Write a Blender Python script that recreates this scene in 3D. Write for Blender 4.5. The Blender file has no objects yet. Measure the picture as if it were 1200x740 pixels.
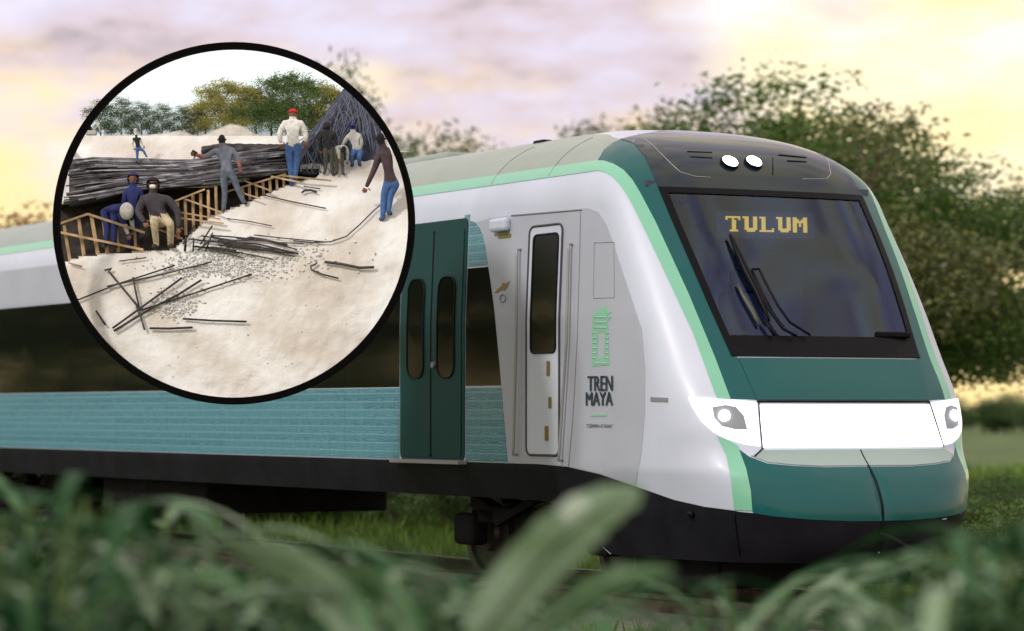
import bpy, bmesh, math, random
from mathutils import Vector, Matrix, noise
from mathutils.bvhtree import BVHTree
from mathutils.geometry import delaunay_2d_cdt, barycentric_transform

R = math.radians
scene = bpy.context.scene
COL = scene.collection
random.seed(7)

# ------------------------------------------------------------------ camera
F = 3500.0           # focal length in photograph pixels (photo is 1200 x 740)
CAMZ = 1.83
HZ = 483.0           # horizon row in the photograph
cam = bpy.data.cameras.new('camera')
cam.sensor_width = 36.0
cam.lens = F / 1200 * 36
cam.shift_y = (HZ - 370) / 1200
cam.clip_start = 0.1
cam.clip_end = 3000
cam.dof.use_dof = True
cam.dof.focus_distance = 25.0
cam.dof.aperture_fstop = 1.5
camo = bpy.data.objects.new('camera', cam)
COL.objects.link(camo)
camo.location = (0, 0, CAMZ)
camo.rotation_euler = (R(90), 0, 0)
scene.camera = camo

# ------------------------------------------------------------------ sky
SUN_EL, SUN_AZ = R(36), R(-138)      # azimuth from +Y (view direction), clockwise positive
world = bpy.data.worlds.new('World')
scene.world = world
world.use_nodes = True
wt = world.node_tree
wt.nodes.clear()


def wn(t, **kw):
    n = wt.nodes.new(t)
    for k, v in kw.items():
        setattr(n, k, v)
    return n


wo = wn('ShaderNodeOutputWorld')
sky = wn('ShaderNodeTexSky', sky_type='NISHITA')
sky.sun_disc = False
sky.sun_elevation = SUN_EL
sky.sun_rotation = SUN_AZ
bg1 = wn('ShaderNodeBackground')
bg1.inputs[1].default_value = 0.12
wt.links.new(sky.outputs[0], bg1.inputs[0])
tc = wn('ShaderNodeTexCoord')


def wnoise(scale, loc, stretch, detail=5, rough=0.55):
    m = wn('ShaderNodeMapping')
    m.inputs['Location'].default_value = loc
    m.inputs['Scale'].default_value = stretch
    n = wn('ShaderNodeTexNoise')
    n.inputs['Scale'].default_value = scale
    n.inputs['Detail'].default_value = detail
    n.inputs['Roughness'].default_value = rough
    wt.links.new(tc.outputs['Generated'], m.inputs[0])
    wt.links.new(m.outputs[0], n.inputs[0])
    return n.outputs[0]


def wramp(src, stops):
    r = wn('ShaderNodeValToRGB')
    cr = r.color_ramp
    while len(cr.elements) < len(stops):
        cr.elements.new(0.5)
    for e, (p, c) in zip(cr.elements, stops):
        e.position = p
        e.color = (*c, 1)
    wt.links.new(src, r.inputs[0])
    return r.outputs[0]


def wmix(fac, a, b):
    m = wn('ShaderNodeMix', data_type='RGBA')
    if isinstance(fac, (int, float)):
        m.inputs[0].default_value = fac
    else:
        wt.links.new(fac, m.inputs[0])
    for sck, v in ((6, a), (7, b)):
        if isinstance(v, tuple):
            m.inputs[sck].default_value = (*v, 1)
        else:
            wt.links.new(v, m.inputs[sck])
    return m.outputs[2]


# evening cloud deck: lavender cloud, with cream openings, the same all round the horizon
SKY_OFF = (2.91, 1.36, 5.86)
big = wnoise(6.0, SKY_OFF, (1.0, 1.0, 1.7), 3, 0.5)
cream_mask = wramp(big, [(0.47, (0, 0, 0)), (0.56, (1, 1, 1))])
fine = wnoise(11.0, (2.1, 0.3, 4.7), (1.0, 1.0, 3.0), 6, 0.62)
lav = wramp(fine, [(0.30, (0.36, 0.30, 0.31)), (0.42, (0.74, 0.58, 0.62)), (0.55, (0.82, 0.74, 0.90)), (0.72, (0.96, 0.90, 1.0))])
warm = wramp(fine, [(0.3, (1.10, 0.88, 0.46)), (0.5, (1.20, 1.05, 0.72)), (0.7, (1.25, 1.2, 1.12))])
cloud = wmix(cream_mask, lav, warm)
# a yellow belt low over the horizon
sep = wn('ShaderNodeSeparateXYZ')
wt.links.new(tc.outputs['Generated'], sep.inputs[0])
wob = wnoise(9.0, (1.3, 7.7, 0.4), (1.0, 1.0, 2.5), 5, 0.6)
mm1 = wn('ShaderNodeMath', operation='MULTIPLY_ADD')
wt.links.new(wob, mm1.inputs[0])
mm1.inputs[1].default_value = -0.22
wt.links.new(sep.outputs[2], mm1.inputs[2])
mm2 = wn('ShaderNodeMapRange')
wt.links.new(mm1.outputs[0], mm2.inputs[0])
mm2.inputs['From Min'].default_value = -0.045
mm2.inputs['From Max'].default_value = 0.012
mm2.inputs['To Min'].default_value = 0.9
mm2.inputs['To Max'].default_value = 0.0
mm2.interpolation_type = 'SMOOTHSTEP'
belt = mm2.outputs[0]
cloud = wmix(belt, cloud, (1.22, 0.90, 0.36))
bg2 = wn('ShaderNodeBackground')
bg2.inputs[1].default_value = 1.0
wt.links.new(cloud, bg2.inputs[0])
mx = wn('ShaderNodeMixShader')
mx.inputs[0].default_value = 0.88
wt.links.new(bg1.outputs[0], mx.inputs[1])
wt.links.new(bg2.outputs[0], mx.inputs[2])
wt.links.new(mx.outputs[0], wo.inputs[0])

# ------------------------------------------------------------------ sun
sl = bpy.data.lights.new('sun', 'SUN')
sl.energy = 1.7
sl.angle = R(7)
sl.color = (1.0, 0.93, 0.84)
so = bpy.data.objects.new('sun', sl)
COL.objects.link(so)
sd = Vector((math.sin(SUN_AZ) * math.cos(SUN_EL), math.cos(SUN_AZ) * math.cos(SUN_EL), math.sin(SUN_EL)))
so.rotation_euler = sd.to_track_quat('Z', 'Y').to_euler()
so.location = (0, 0, 30)

vs = scene.view_settings
vs.view_transform = 'Standard'
vs.look = 'None'
vs.exposure = 0.15
vs.gamma = 1.0
vs.use_curve_mapping = False


# ------------------------------------------------------------------ helpers
def P(px, py, Y):
    """the point at depth Y seen at photograph pixel (px, py)"""
    return Vector(((px - 600) / F * Y, Y, CAMZ + (HZ - py) / F * Y))


def ground_at(px, py, z=0.0):
    return P(px, py, (CAMZ - z) * F / (py - HZ))


MATS = {}


def mat(name, col, rough=0.6, metal=0.0, coat=0.0, var=0.0, vscale=4.0, bump=0.0, bscale=30.0,
        emit=None, estr=0.0, spec=0.5, dark=None, stretch=(1, 1, 1), objvar=0.0, transl=0.0):
    if name in MATS:
        return MATS[name]
    m = bpy.data.materials.new(name)
    m.use_nodes = True
    t = m.node_tree
    b = t.nodes['Principled BSDF']
    b.inputs['Base Color'].default_value = (*col, 1)
    b.inputs['Roughness'].default_value = rough
    b.inputs['Metallic'].default_value = metal
    b.inputs['Coat Weight'].default_value = coat
    b.inputs['Coat Roughness'].default_value = 0.08
    b.inputs['Specular IOR Level'].default_value = spec
    if emit:
        b.inputs['Emission Color'].default_value = (*emit, 1)
        b.inputs['Emission Strength'].default_value = estr
    tcn = t.nodes.new('ShaderNodeTexCoord')
    mp = t.nodes.new('ShaderNodeMapping')
    mp.inputs['Scale'].default_value = stretch
    t.links.new(tcn.outputs['Object'], mp.inputs[0])
    out = None
    if var > 0:
        n = t.nodes.new('ShaderNodeTexNoise')
        n.inputs['Scale'].default_value = vscale
        n.inputs['Detail'].default_value = 6
        t.links.new(mp.outputs[0], n.inputs[0])
        r = t.nodes.new('ShaderNodeValToRGB')
        d = dark or tuple(c * (1 - var) for c in col)
        l = tuple(min(1, c * (1 + var * 0.6)) for c in col) if dark is None else col
        r.color_ramp.elements[0].position = 0.35
        r.color_ramp.elements[0].color = (*d, 1)
        r.color_ramp.elements[1].position = 0.65
        r.color_ramp.elements[1].color = (*l, 1)
        t.links.new(n.outputs[0], r.inputs[0])
        out = r.outputs[0]
    if objvar > 0:
        oi = t.nodes.new('ShaderNodeObjectInfo')
        hs = t.nodes.new('ShaderNodeHueSaturation')
        ma = t.nodes.new('ShaderNodeMapRange')
        ma.inputs['To Min'].default_value = 1 - objvar
        ma.inputs['To Max'].default_value = 1 + objvar
        t.links.new(oi.outputs['Random'], ma.inputs[0])
        t.links.new(ma.outputs[0], hs.inputs['Value'])
        if out:
            t.links.new(out, hs.inputs['Color'])
        else:
            hs.inputs['Color'].default_value = (*col, 1)
        out = hs.outputs[0]
    if out:
        t.links.new(out, b.inputs['Base Color'])
    if bump > 0:
        n2 = t.nodes.new('ShaderNodeTexNoise')
        n2.inputs['Scale'].default_value = bscale
        n2.inputs['Detail'].default_value = 8
        t.links.new(mp.outputs[0], n2.inputs[0])
        bp = t.nodes.new('ShaderNodeBump')
        bp.inputs['Strength'].default_value = bump
        bp.inputs['Distance'].default_value = 0.02
        t.links.new(n2.outputs[0], bp.inputs['Height'])
        t.links.new(bp.outputs[0], b.inputs['Normal'])
    if transl > 0:
        tr = t.nodes.new('ShaderNodeBsdfTranslucent')
        tr.inputs[0].default_value = (*col, 1)
        if out:
            t.links.new(out, tr.inputs[0])
        ms = t.nodes.new('ShaderNodeMixShader')
        ms.inputs[0].default_value = transl
        t.links.new(b.outputs[0], ms.inputs[1])
        t.links.new(tr.outputs[0], ms.inputs[2])
        t.links.new(ms.outputs[0], t.nodes['Material Output'].inputs[0])
    MATS[name] = m
    return m


def leaf_mat(name, c1, c2, rough=0.45, transl=0.42, island=True):
    """two-tone foliage, a shade of its own for every leaf"""
    m = bpy.data.materials.new(name)
    m.use_nodes = True
    t = m.node_tree
    b = t.nodes['Principled BSDF']
    b.inputs['Roughness'].default_value = rough
    g = t.nodes.new('ShaderNodeNewGeometry')
    r = t.nodes.new('ShaderNodeValToRGB')
    r.color_ramp.elements[0].color = (*c1, 1)
    r.color_ramp.elements[1].color = (*c2, 1)
    t.links.new(g.outputs['Random Per Island'], r.inputs[0])
    t.links.new(r.outputs[0], b.inputs['Base Color'])
    tr = t.nodes.new('ShaderNodeBsdfTranslucent')
    t.links.new(r.outputs[0], tr.inputs[0])
    ms = t.nodes.new('ShaderNodeMixShader')
    ms.inputs[0].default_value = transl
    t.links.new(b.outputs[0], ms.inputs[1])
    t.links.new(tr.outputs[0], ms.inputs[2])
    t.links.new(ms.outputs[0], t.nodes['Material Output'].inputs[0])
    MATS[name] = m
    return m


def tag(o, label=None, cat=None, group=None, kind=None):
    if label:
        o['label'] = label
    if cat:
        o['category'] = cat
    if group:
        o['group'] = group
    if kind:
        o['kind'] = kind
    return o


def empty(name, loc=(0, 0, 0), rz=0.0, label=None, cat=None, group=None):
    o = bpy.data.objects.new(name, None)
    COL.objects.link(o)
    o.location = loc
    o.rotation_euler = (0, 0, rz)
    o.empty_display_size = 0.1
    return tag(o, label, cat, group)


def mesh_obj(name, verts, faces, m, parent=None, smooth=False, mats=None, fmat=None):
    me = bpy.data.meshes.new(name)
    me.from_pydata([tuple(v) for v in verts], [], faces)
    for mm in (mats or [m]):
        me.materials.append(mm)
    if fmat:
        me.polygons.foreach_set('material_index', fmat)
    if smooth:
        me.polygons.foreach_set('use_smooth', [True] * len(me.polygons))
    me.update()
    o = bpy.data.objects.new(name, me)
    COL.objects.link(o)
    if parent:
        o.parent = parent
    return o


def bm_obj(name, bm, m, parent=None, smooth=False):
    bmesh.ops.recalc_face_normals(bm, faces=bm.faces)
    me = bpy.data.meshes.new(name)
    bm.to_mesh(me)
    bm.free()
    me.materials.append(m)
    if smooth:
        me.polygons.foreach_set('use_smooth', [True] * len(me.polygons))
    o = bpy.data.objects.new(name, me)
    COL.objects.link(o)
    if parent:
        o.parent = parent
    return o


def share(src, name, parent=None, loc=None, rot=None, scl=None):
    o = src.copy()
    o.name = name
    COL.objects.link(o)
    o.parent = parent
    if loc is not None:
        o.location = loc
    if rot is not None:
        o.rotation_euler = rot
    if scl is not None:
        o.scale = scl
    return o


def box(bm, c, s, rot=None, bev=0.0):
    mtx = Matrix.Translation(Vector(c)) @ (rot.to_4x4() if rot else Matrix()) @ Matrix.Diagonal((*s, 1))
    g = bmesh.ops.create_cube(bm, size=1.0, matrix=mtx)
    if bev > 0:
        es = list({e for v in g['verts'] for e in v.link_edges})
        bmesh.ops.bevel(bm, geom=es, offset=bev, segments=2, affect='EDGES', profile=0.5)


def bar(bm, a, b, w, h=None, up=Vector((0, 0, 1))):
    """square section bar from a to b"""
    a, b = Vector(a), Vector(b)
    d = b - a
    L = d.length
    z = d.normalized()
    x = up.cross(z)
    if x.length < 1e-4:
        x = Vector((1, 0, 0))
    x.normalize()
    y = z.cross(x)
    rot = Matrix((x, y, z)).transposed()
    box(bm, (a + b) / 2, (w, h or w, L), rot)


def tube_geo(pts, rad, seg=8, closed=False, caps=True):
    """tube along a polyline; rad is a number or one per point"""
    pts = [Vector(p) for p in pts]
    n = len(pts)
    rads = rad if isinstance(rad, (list, tuple)) else [rad] * n
    vs_, fs = [], []
    prev = None
    for i, p in enumerate(pts):
        if closed:
            t = (pts[(i + 1) % n] - pts[i - 1]).normalized()
        else:
            t = (pts[min(i + 1, n - 1)] - pts[max(i - 1, 0)]).normalized()
        if prev is None:
            x = t.orthogonal().normalized()
        else:
            x = prev - t * prev.dot(t)
            x = x.normalized() if x.length > 1e-6 else t.orthogonal().normalized()
        prev = x
        y = t.cross(x)
        for k in range(seg):
            a = 2 * math.pi * k / seg
            vs_.append(p + (x * math.cos(a) + y * math.sin(a)) * rads[i])
    rng = n if closed else n - 1
    for i in range(rng):
        j = (i + 1) % n
        for k in range(seg):
            k2 = (k + 1) % seg
            fs.append((i * seg + k, i * seg + k2, j * seg + k2, j * seg + k))
    if caps and not closed:
        fs.append(tuple(reversed(range(seg))))
        fs.append(tuple((n - 1) * seg + k for k in range(seg)))
    return vs_, fs


def tube(name, pts, rad, m, parent=None, seg=8, closed=False):
    v, f = tube_geo(pts, rad, seg, closed)
    return mesh_obj(name, v, f, m, parent, smooth=True)


class Geo:
    """collects geometry that belongs to one part"""
    def __init__(self):
        self.v, self.f = [], []

    def add(self, v, f):
        o = len(self.v)
        self.v += [Vector(q) for q in v]
        self.f += [tuple(i + o for i in q) for q in f]

    def obj(self, name, m, parent=None, smooth=False):
        return mesh_obj(name, self.v, self.f, m, parent, smooth)


def interp(x, tab):
    if x <= tab[0][0]:
        return tab[0][1]
    for (x0, y0), (x1, y1) in zip(tab, tab[1:]):
        if x <= x1:
            return y0 + (y1 - y0) * (x - x0) / (x1 - x0)
    return tab[-1][1]


def spline(tab):
    """monotone cubic through a table"""
    xs = [p[0] for p in tab]
    ys = [p[1] for p in tab]
    n = len(xs)
    d = [(ys[i + 1] - ys[i]) / (xs[i + 1] - xs[i]) for i in range(n - 1)]
    m = [d[0]] + [0 if d[i - 1] * d[i] <= 0 else 2 * d[i - 1] * d[i] / (d[i - 1] + d[i]) for i in range(1, n - 1)] + [d[-1]]

    def f(x):
        if x <= xs[0]:
            return ys[0] + m[0] * (x - xs[0])
        if x >= xs[-1]:
            return ys[-1] + m[-1] * (x - xs[-1])
        i = 0
        while x > xs[i + 1]:
            i += 1
        h = xs[i + 1] - xs[i]
        t = (x - xs[i]) / h
        return ((1 + 2 * t) * (1 - t) ** 2 * ys[i] + t * (1 - t) ** 2 * h * m[i]
                + t * t * (3 - 2 * t) * ys[i + 1] + t * t * (t - 1) * h * m[i + 1])
    return f


# ------------------------------------------------------------------ ground
mp_grass = mat('meadow_green', (0.09, 0.16, 0.03), 0.9, var=0.5, vscale=0.35, bump=0.6, bscale=9, dark=(0.03, 0.06, 0.014))
gv, gf = [], []
N = 60
for j in range(N + 1):
    for i in range(N + 1):
        x = -700 + 1400 * i / N
        y = -60 + 1560 * (j / N) ** 1.6
        gv.append((x, y, 0.0))
for j in range(N):
    for i in range(N):
        a = j * (N + 1) + i
        gf.append((a, a + 1, a + N + 2, a + N + 1))
tag(mesh_obj('ground', gv, gf, mp_grass, smooth=True), kind='structure')

# the train's own frame: x forward, y away from the camera side, z up from the rail head
TR_A = math.atan2(-0.8757, 0.4828)
RAILZ = 0.25
TR_O = Vector((3.013, 24.277, RAILZ))
TM = Matrix.Translation(TR_O) @ Matrix.Rotation(TR_A, 4, 'Z')
TMI = TM.inverted()

# ballast shoulder under the track
m_bal = mat('ballast_stone', (0.17, 0.16, 0.15), 0.95, var=0.5, vscale=22, bump=1.0, bscale=45)
prof = [(-2.3, 0.005), (-1.6, 0.10), (1.6, 0.10), (2.3, 0.005)]
bv, bf = [], []
for k in range(61):
    x = 14 - k * 1.2
    for (yy, zz) in prof:
        bv.append(TM @ Vector((x, yy, zz - RAILZ)))
for k in range(60):
    for q in range(3):
        a = k * 4 + q
        bf.append((a, a + 1, a + 5, a + 4))
tag(mesh_obj('track_bed', bv, bf, m_bal), kind='structure')

track = empty('railway_track', TR_O, TR_A, 'steel railway track on concrete sleepers running beneath the train', 'railway track')
m_rail = mat('rail_steel', (0.16, 0.13, 0.11), 0.45, 0.8, var=0.4, vscale=6)
m_slp = mat('sleeper_concrete', (0.33, 0.31, 0.28), 0.9, var=0.3, vscale=7)
for s in (-1, 1):
    g = Geo()
    sec = [(-.065, -.17), (.065, -.17), (.012, -.14), (.012, -.05), (.036, -.04), (.036, 0), (-.036, 0), (-.036, -.04), (-.012, -.05), (-.012, -.14)]
    v = [Vector((xx, s * 0.7535 + q[0], q[1])) for xx in (14, -56) for q in sec]
    f = [(i, (i + 1) % 10, 10 + (i + 1) % 10, 10 + i) for i in range(10)] + [tuple(range(9, -1, -1)), tuple(range(10, 20))]
    g.add(v, f)
    g.obj('rail', m_rail, track)
bm = bmesh.new()
box(bm, (0, 0, 0), (0.26, 2.5, 0.16), bev=0.025)
slp = None
for k in range(60):
    x = 10 - k * 0.62
    if slp is None:
        slp = bm_obj('sleeper', bm, m_slp, track)
        slp.location = (x, 0, -0.17 - 0.08 + 0.0)
    else:
        share(slp, 'sleeper', track, (x, 0, -0.25))
# ------------------------------------------------------------------ train
train = empty('passenger_train', TR_O, TR_A,
              'white and dark green express train with raked black windscreen and TULUM display', 'train')
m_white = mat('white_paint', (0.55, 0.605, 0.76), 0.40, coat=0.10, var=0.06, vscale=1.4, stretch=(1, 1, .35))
m_grey = mat('grey_wall_shaded_white', (0.41, 0.445, 0.55), 0.42, coat=0.08, var=0.05, vscale=1.5)  # the upper wall's own grey; on the cab side, shade put into white
m_dgreen = mat('dark_green_paint', (0.002, 0.088, 0.095), 0.30, spec=0.35, coat=0.15)
m_door = mat('door_green_paint', (0.002, 0.048, 0.050), 0.45, spec=0.2)
m_mint = mat('mint_paint', (0.20, 0.52, 0.38), 0.3, coat=0.4)
m_black = mat('charcoal_paint', (0.011, 0.011, 0.017), 0.55, spec=0.12, var=0.3, vscale=3)
m_under = mat('underframe_black', (0.009, 0.009, 0.011), 0.8, spec=0.12, var=0.4, vscale=4)
m_cap = mat('gloss_dark_grey', (0.010, 0.022, 0.032), 0.14, coat=0.12, spec=0.4)
m_frame = mat('black_frame', (0.004, 0.004, 0.007), 0.4, spec=0.12)
m_roof = mat('roof_grey_green', (0.27, 0.33, 0.31), 0.42, coat=0.15, var=0.08, vscale=2)
m_seam = mat('seam_rubber', (0.05, 0.05, 0.06), 0.7)
m_fine = mat('seam_fine', (0.22, 0.22, 0.26), 0.6)
m_light = mat('lamp_white', (0.9, 0.9, 0.9), 0.3, emit=(1, 1, 1), estr=1.6)
m_lamp = mat('lamp_round', (0.9, 0.9, 0.9), 0.3, emit=(0.97, 1, 1), estr=12.0)
m_chrome = mat('lamp_reflector', (0.30, 0.33, 0.38), 0.25, 0.6)
m_glassdark = mat('dark_side_glass', (0.006, 0.008, 0.006), 0.07, spec=0.10)
m_strip = mat('pale_grey_green', (0.30, 0.40, 0.40), 0.35, coat=0.3)
m_gold = mat('gold_badge', (0.20, 0.15, 0.03), 0.4, 0.3)
m_grey2 = mat('grey_rail', (0.33, 0.33, 0.36), 0.4, 0.3)
m_navy = mat('navy_lettering', (0.012, 0.03, 0.05), 0.5)
m_led = mat('amber_led', (0.5, 0.3, 0.02), 0.5, emit=(1.0, 0.62, 0.10), estr=0.85)

# tinted windscreen glass: see-through, with a reflecting surface
m_glass = bpy.data.materials.new('tinted_windscreen_glass')
m_glass.use_nodes = True
t = m_glass.node_tree
t.nodes.remove(t.nodes['Principled BSDF'])
tr = t.nodes.new('ShaderNodeBsdfTransparent')
tr.inputs[0].default_value = (0.50, 0.60, 0.84, 1)
gl = t.nodes.new('ShaderNodeBsdfGlossy')
gl.inputs[0].default_value = (0.62, 0.74, 1.0, 1)
gl.inputs[1].default_value = 0.05
fr = t.nodes.new('ShaderNodeFresnel')
fr.inputs[0].default_value = 1.7
ms = t.nodes.new('ShaderNodeMixShader')
t.links.new(fr.outputs[0], ms.inputs[0])
t.links.new(tr.outputs[0], ms.inputs[1])
t.links.new(gl.outputs[0], ms.inputs[2])
t.links.new(ms.outputs[0], t.nodes['Material Output'].inputs[0])

# printed glyph band in two teals
m_teal = bpy.data.materials.new('teal_glyph_print')
m_teal.use_nodes = True
t = m_teal.node_tree
b = t.nodes['Principled BSDF']
b.inputs['Roughness'].default_value = 0.3
b.inputs['Coat Weight'].default_value = 0.1
tcn = t.nodes.new('ShaderNodeTexCoord')
mpn = t.nodes.new('ShaderNodeMapping')
mpn.inputs['Rotation'].default_value = (R(90), 0, 0)
t.links.new(tcn.outputs['Object'], mpn.inputs[0])
br = t.nodes.new('ShaderNodeTexBrick')
br.inputs['Scale'].default_value = 9.0
br.inputs['Mortar Size'].default_value = 0.03
br.inputs['Brick Width'].default_value = 60.0
br.inputs['Row Height'].default_value = 0.72
br.inputs['Color1'].default_value = (0.04, 0.18, 0.25, 1)
br.inputs['Color2'].default_value = (0.06, 0.225, 0.30, 1)
br.inputs['Mortar'].default_value = (0.24, 0.43, 0.53, 1)
t.links.new(mpn.outputs[0], br.inputs[0])
vo = t.nodes.new('ShaderNodeTexVoronoi')     # nested squares, row on row, like carved glyphs
vo.voronoi_dimensions = '2D'
vo.distance = 'CHEBYCHEV'
vo.inputs['Scale'].default_value = 12.5
vo.inputs['Randomness'].default_value = 0.35
t.links.new(mpn.outputs[0], vo.inputs['Vector'])
md_ = t.nodes.new('ShaderNodeMath')
md_.operation = 'MULTIPLY'
md_.inputs[1].default_value = 22.0
t.links.new(vo.outputs['Distance'], md_.inputs[0])
sn_ = t.nodes.new('ShaderNodeMath')
sn_.operation = 'SINE'
t.links.new(md_.outputs[0], sn_.inputs[0])
rp_ = t.nodes.new('ShaderNodeValToRGB')
rp_.color_ramp.elements[0].position = 0.45
rp_.color_ramp.elements[0].color = (0, 0, 0, 1)
rp_.color_ramp.elements[1].position = 0.6
rp_.color_ramp.elements[1].color = (0.62, 0.62, 0.62, 1)
t.links.new(sn_.outputs[0], rp_.inputs[0])
mx2 = t.nodes.new('ShaderNodeMix')
mx2.data_type = 'RGBA'
t.links.new(rp_.outputs[0], mx2.inputs[0])
t.links.new(br.outputs[0], mx2.inputs[6])
mx2.inputs[7].default_value = (0.22, 0.40, 0.50, 1)
t.links.new(mx2.outputs[2], b.inputs['Base Color'])

# --- the body surface: plan outline per height, blunt rounded nose, rounded roof shoulders
xf = spline([(.30, -.20), (.5, -.05), (.75, 0), (1.0, -.09), (1.27, -.32), (1.48, -.42), (1.68, -.50), (2.08, -.76),
             (2.8, -1.21), (3.40, -1.63), (3.62, -1.79), (3.80, -1.99), (3.95, -2.28), (4.05, -2.64), (4.12, -3.15), (4.15, -3.7), (4.16, -4.3)])
Lc = spline([(.30, 1.9), (.75, 1.85), (1.0, 1.55), (1.27, 1.05), (1.5, .8), (2.0, .7), (3.2, .6), (3.6, .58), (3.8, .62), (4.16, .8)])
ZT = 4.16


def Wd(z):
    if z > 3.3:
        q = min(1.0, (z - 3.3) / (ZT - 3.3))
        return 1.41 * max(0.0, 1 - q ** 2.3) ** (1 / 2.3)
    return interp(z, [(.30, 1.20), (.75, 1.36), (1.1, 1.45), (2.4, 1.45), (3.3, 1.41)])


PE = 3.3


def S(a, z):
    """a: -1..1 round the nose (positive = camera side), beyond that metres along the flank"""
    sg = 1 if a >= 0 else -1
    q = abs(a)
    W, L, x0 = Wd(z), Lc(z), xf(z)
    if q <= 1:
        ps = q * math.pi / 2
        c, s_ = max(0, math.cos(ps)), math.sin(ps)
        r = 1 / (c ** PE + s_ ** PE) ** (1 / PE)
        return Vector((x0 - L + L * r * c, -sg * W * r * s_, z))
    return Vector((x0 - L - (q - 1), -sg * W, z))


def SN(a, z):
    e = 0.004
    z0, z1 = max(0.2, z - e), min(ZT - 1e-4, z + e)
    da = S(a + e, z) - S(a - e, z)
    dz = S(a, z1) - S(a, z0)
    n = dz.cross(da)
    if n.length < 1e-9:
        return Vector((0, 0, 1))
    n.normalize()
    ref = S(a, z)
    out = Vector((0.3 if abs(a) < 1 else 0, ref.y, 0.5 if z > 3.7 else 0))
    return n if n.dot(out) >= 0 else -n


def zbot(x):
    return interp(x, [(-3.3, 0.80), (-2.3, 0.36)])


def shell_z(a, z):
    if z >= 1.1:
        return z
    zb = zbot(S(a, z).x)
    return zb + (z - 0.36) * (1.1 - zb) / (1.1 - 0.36)


acols = [-1 + i / 60 for i in range(121)]
side = [1 + 0.12 * k for k in range(1, 34)] + [5.2 + 0.5 * k for k in range(0, 41)]
acols = [-q for q in reversed(side)] + acols + side
zrows = [0.36 + 0.037 * i for i in range(20)] + [1.1 + 0.04 * i for i in range(56)] + [3.34 + 0.78 * math.sin(k / 26 * math.pi / 2) for k in range(26)] + [4.12, 4.135, 4.147, 4.155, 4.1595]
sv, suv = [], []
for z in zrows:
    for a in acols:
        zz = shell_z(a, z)
        sv.append(S(a, zz))
        suv.append((a, zz))
nc = len(acols)
sf = [(j * nc + i, j * nc + i + 1, (j + 1) * nc + i + 1, (j + 1) * nc + i) for j in range(len(zrows) - 1) for i in range(nc - 1)]
tris = [tt for q in sf for tt in ((q[0], q[1], q[2]), (q[0], q[2], q[3]))]
fcen = [(sum(suv[i][0] for i in q) / 4, sum(suv[i][1] for i in q) / 4) for q in sf]
bvh = BVHTree.FromPolygons(sv, tris)
CAML = TMI @ Vector((0, 0, CAMZ))


def hit(px, py):
    d = (TMI.to_3x3() @ (P(px, py, 1.0) - Vector((0, 0, CAMZ)))).normalized()
    loc, nrm, idx, dist = bvh.ray_cast(CAML, d)
    tries = 0
    while loc is None and tries < 40:      # just outside the outline: step down to the body's edge
        tries += 1
        py += 1
        d = (TMI.to_3x3() @ (P(px, py, 1.0) - Vector((0, 0, CAMZ)))).normalized()
        loc, nrm, idx, dist = bvh.ray_cast(CAML, d)
    if tries:
        print('MISS', px, py, tries)
    if loc is None:
        return None
    tr_ = tris[idx]
    uv = [Vector((suv[i][0], suv[i][1], 0)) for i in tr_]
    r = barycentric_transform(loc, sv[tr_[0]], sv[tr_[1]], sv[tr_[2]], *uv)
    return (r.x, r.y)


def path(pts, step_px=7, closed=False):
    """pixel points, or ('p', a, z) surface points, to a dense list of surface points"""
    out = []
    n = len(pts)
    for i in range(n if closed else n - 1):
        A, B = pts[i], pts[(i + 1) % n]
        if A[0] != 'p' and B[0] != 'p':
            L = math.hypot(B[0] - A[0], B[1] - A[1])
            k = max(1, int(L / step_px))
            for j in range(k):
                h = hit(A[0] + (B[0] - A[0]) * j / k, A[1] + (B[1] - A[1]) * j / k)
                if h:
                    out.append(h)
        else:
            a = A[1:] if A[0] == 'p' else hit(*A)
            b_ = B[1:] if B[0] == 'p' else hit(*B)
            if a and b_:
                L = max(abs(a[0] - b_[0]) / 0.06, abs(a[1] - b_[1]) / 0.04)
                if abs(a[0]) > 1.2 and abs(b_[0]) > 1.2:
                    L = max(abs(a[0] - b_[0]) / 0.5, abs(a[1] - b_[1]) / 0.05)
                k = max(1, int(L))
                for j in range(k):
                    z_ = a[1] + (b_[1] - a[1]) * j / k
                    a_ = a[0] + (b_[0] - a[0]) * j / k
                    if a[0] > 1.05 and b_[0] > 1.05:       # straight in train coordinates
                        x0_, x1_ = S(*a).x, S(*b_).x
                        a_ = 1 + xf(z_) - Lc(z_) - (x0_ + (x1_ - x0_) * j / k)
                    out.append((a_, z_))
    if not closed:
        A = pts[-1]
        h = A[1:] if A[0] == 'p' else hit(*A)
        if h:
            out.append(tuple(h))
    return out


def mirror(pl):
    return [(-a, z) for a, z in pl]


def inside(pt, poly):
    x, y = pt
    c = False
    n = len(poly)
    for i in range(n):
        x0, y0 = poly[i]
        x1, y1 = poly[i - 1]
        if (y0 > y) != (y1 > y) and x < (x1 - x0) * (y - y0) / (y1 - y0) + x0:
            c = not c
    return c


shell_mat = {}


def paint(pl, m):
    """the shell under a sheet takes the sheet's paint"""
    amin, amax = min(p[0] for p in pl), max(p[0] for p in pl)
    zmin, zmax = min(p[1] for p in pl), max(p[1] for p in pl)
    for fi, (a, z) in enumerate(fcen):
        if amin < a < amax and zmin < z < zmax and all(inside(suv[i], pl) for i in sf[fi]):
            shell_mat[fi] = m


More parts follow.
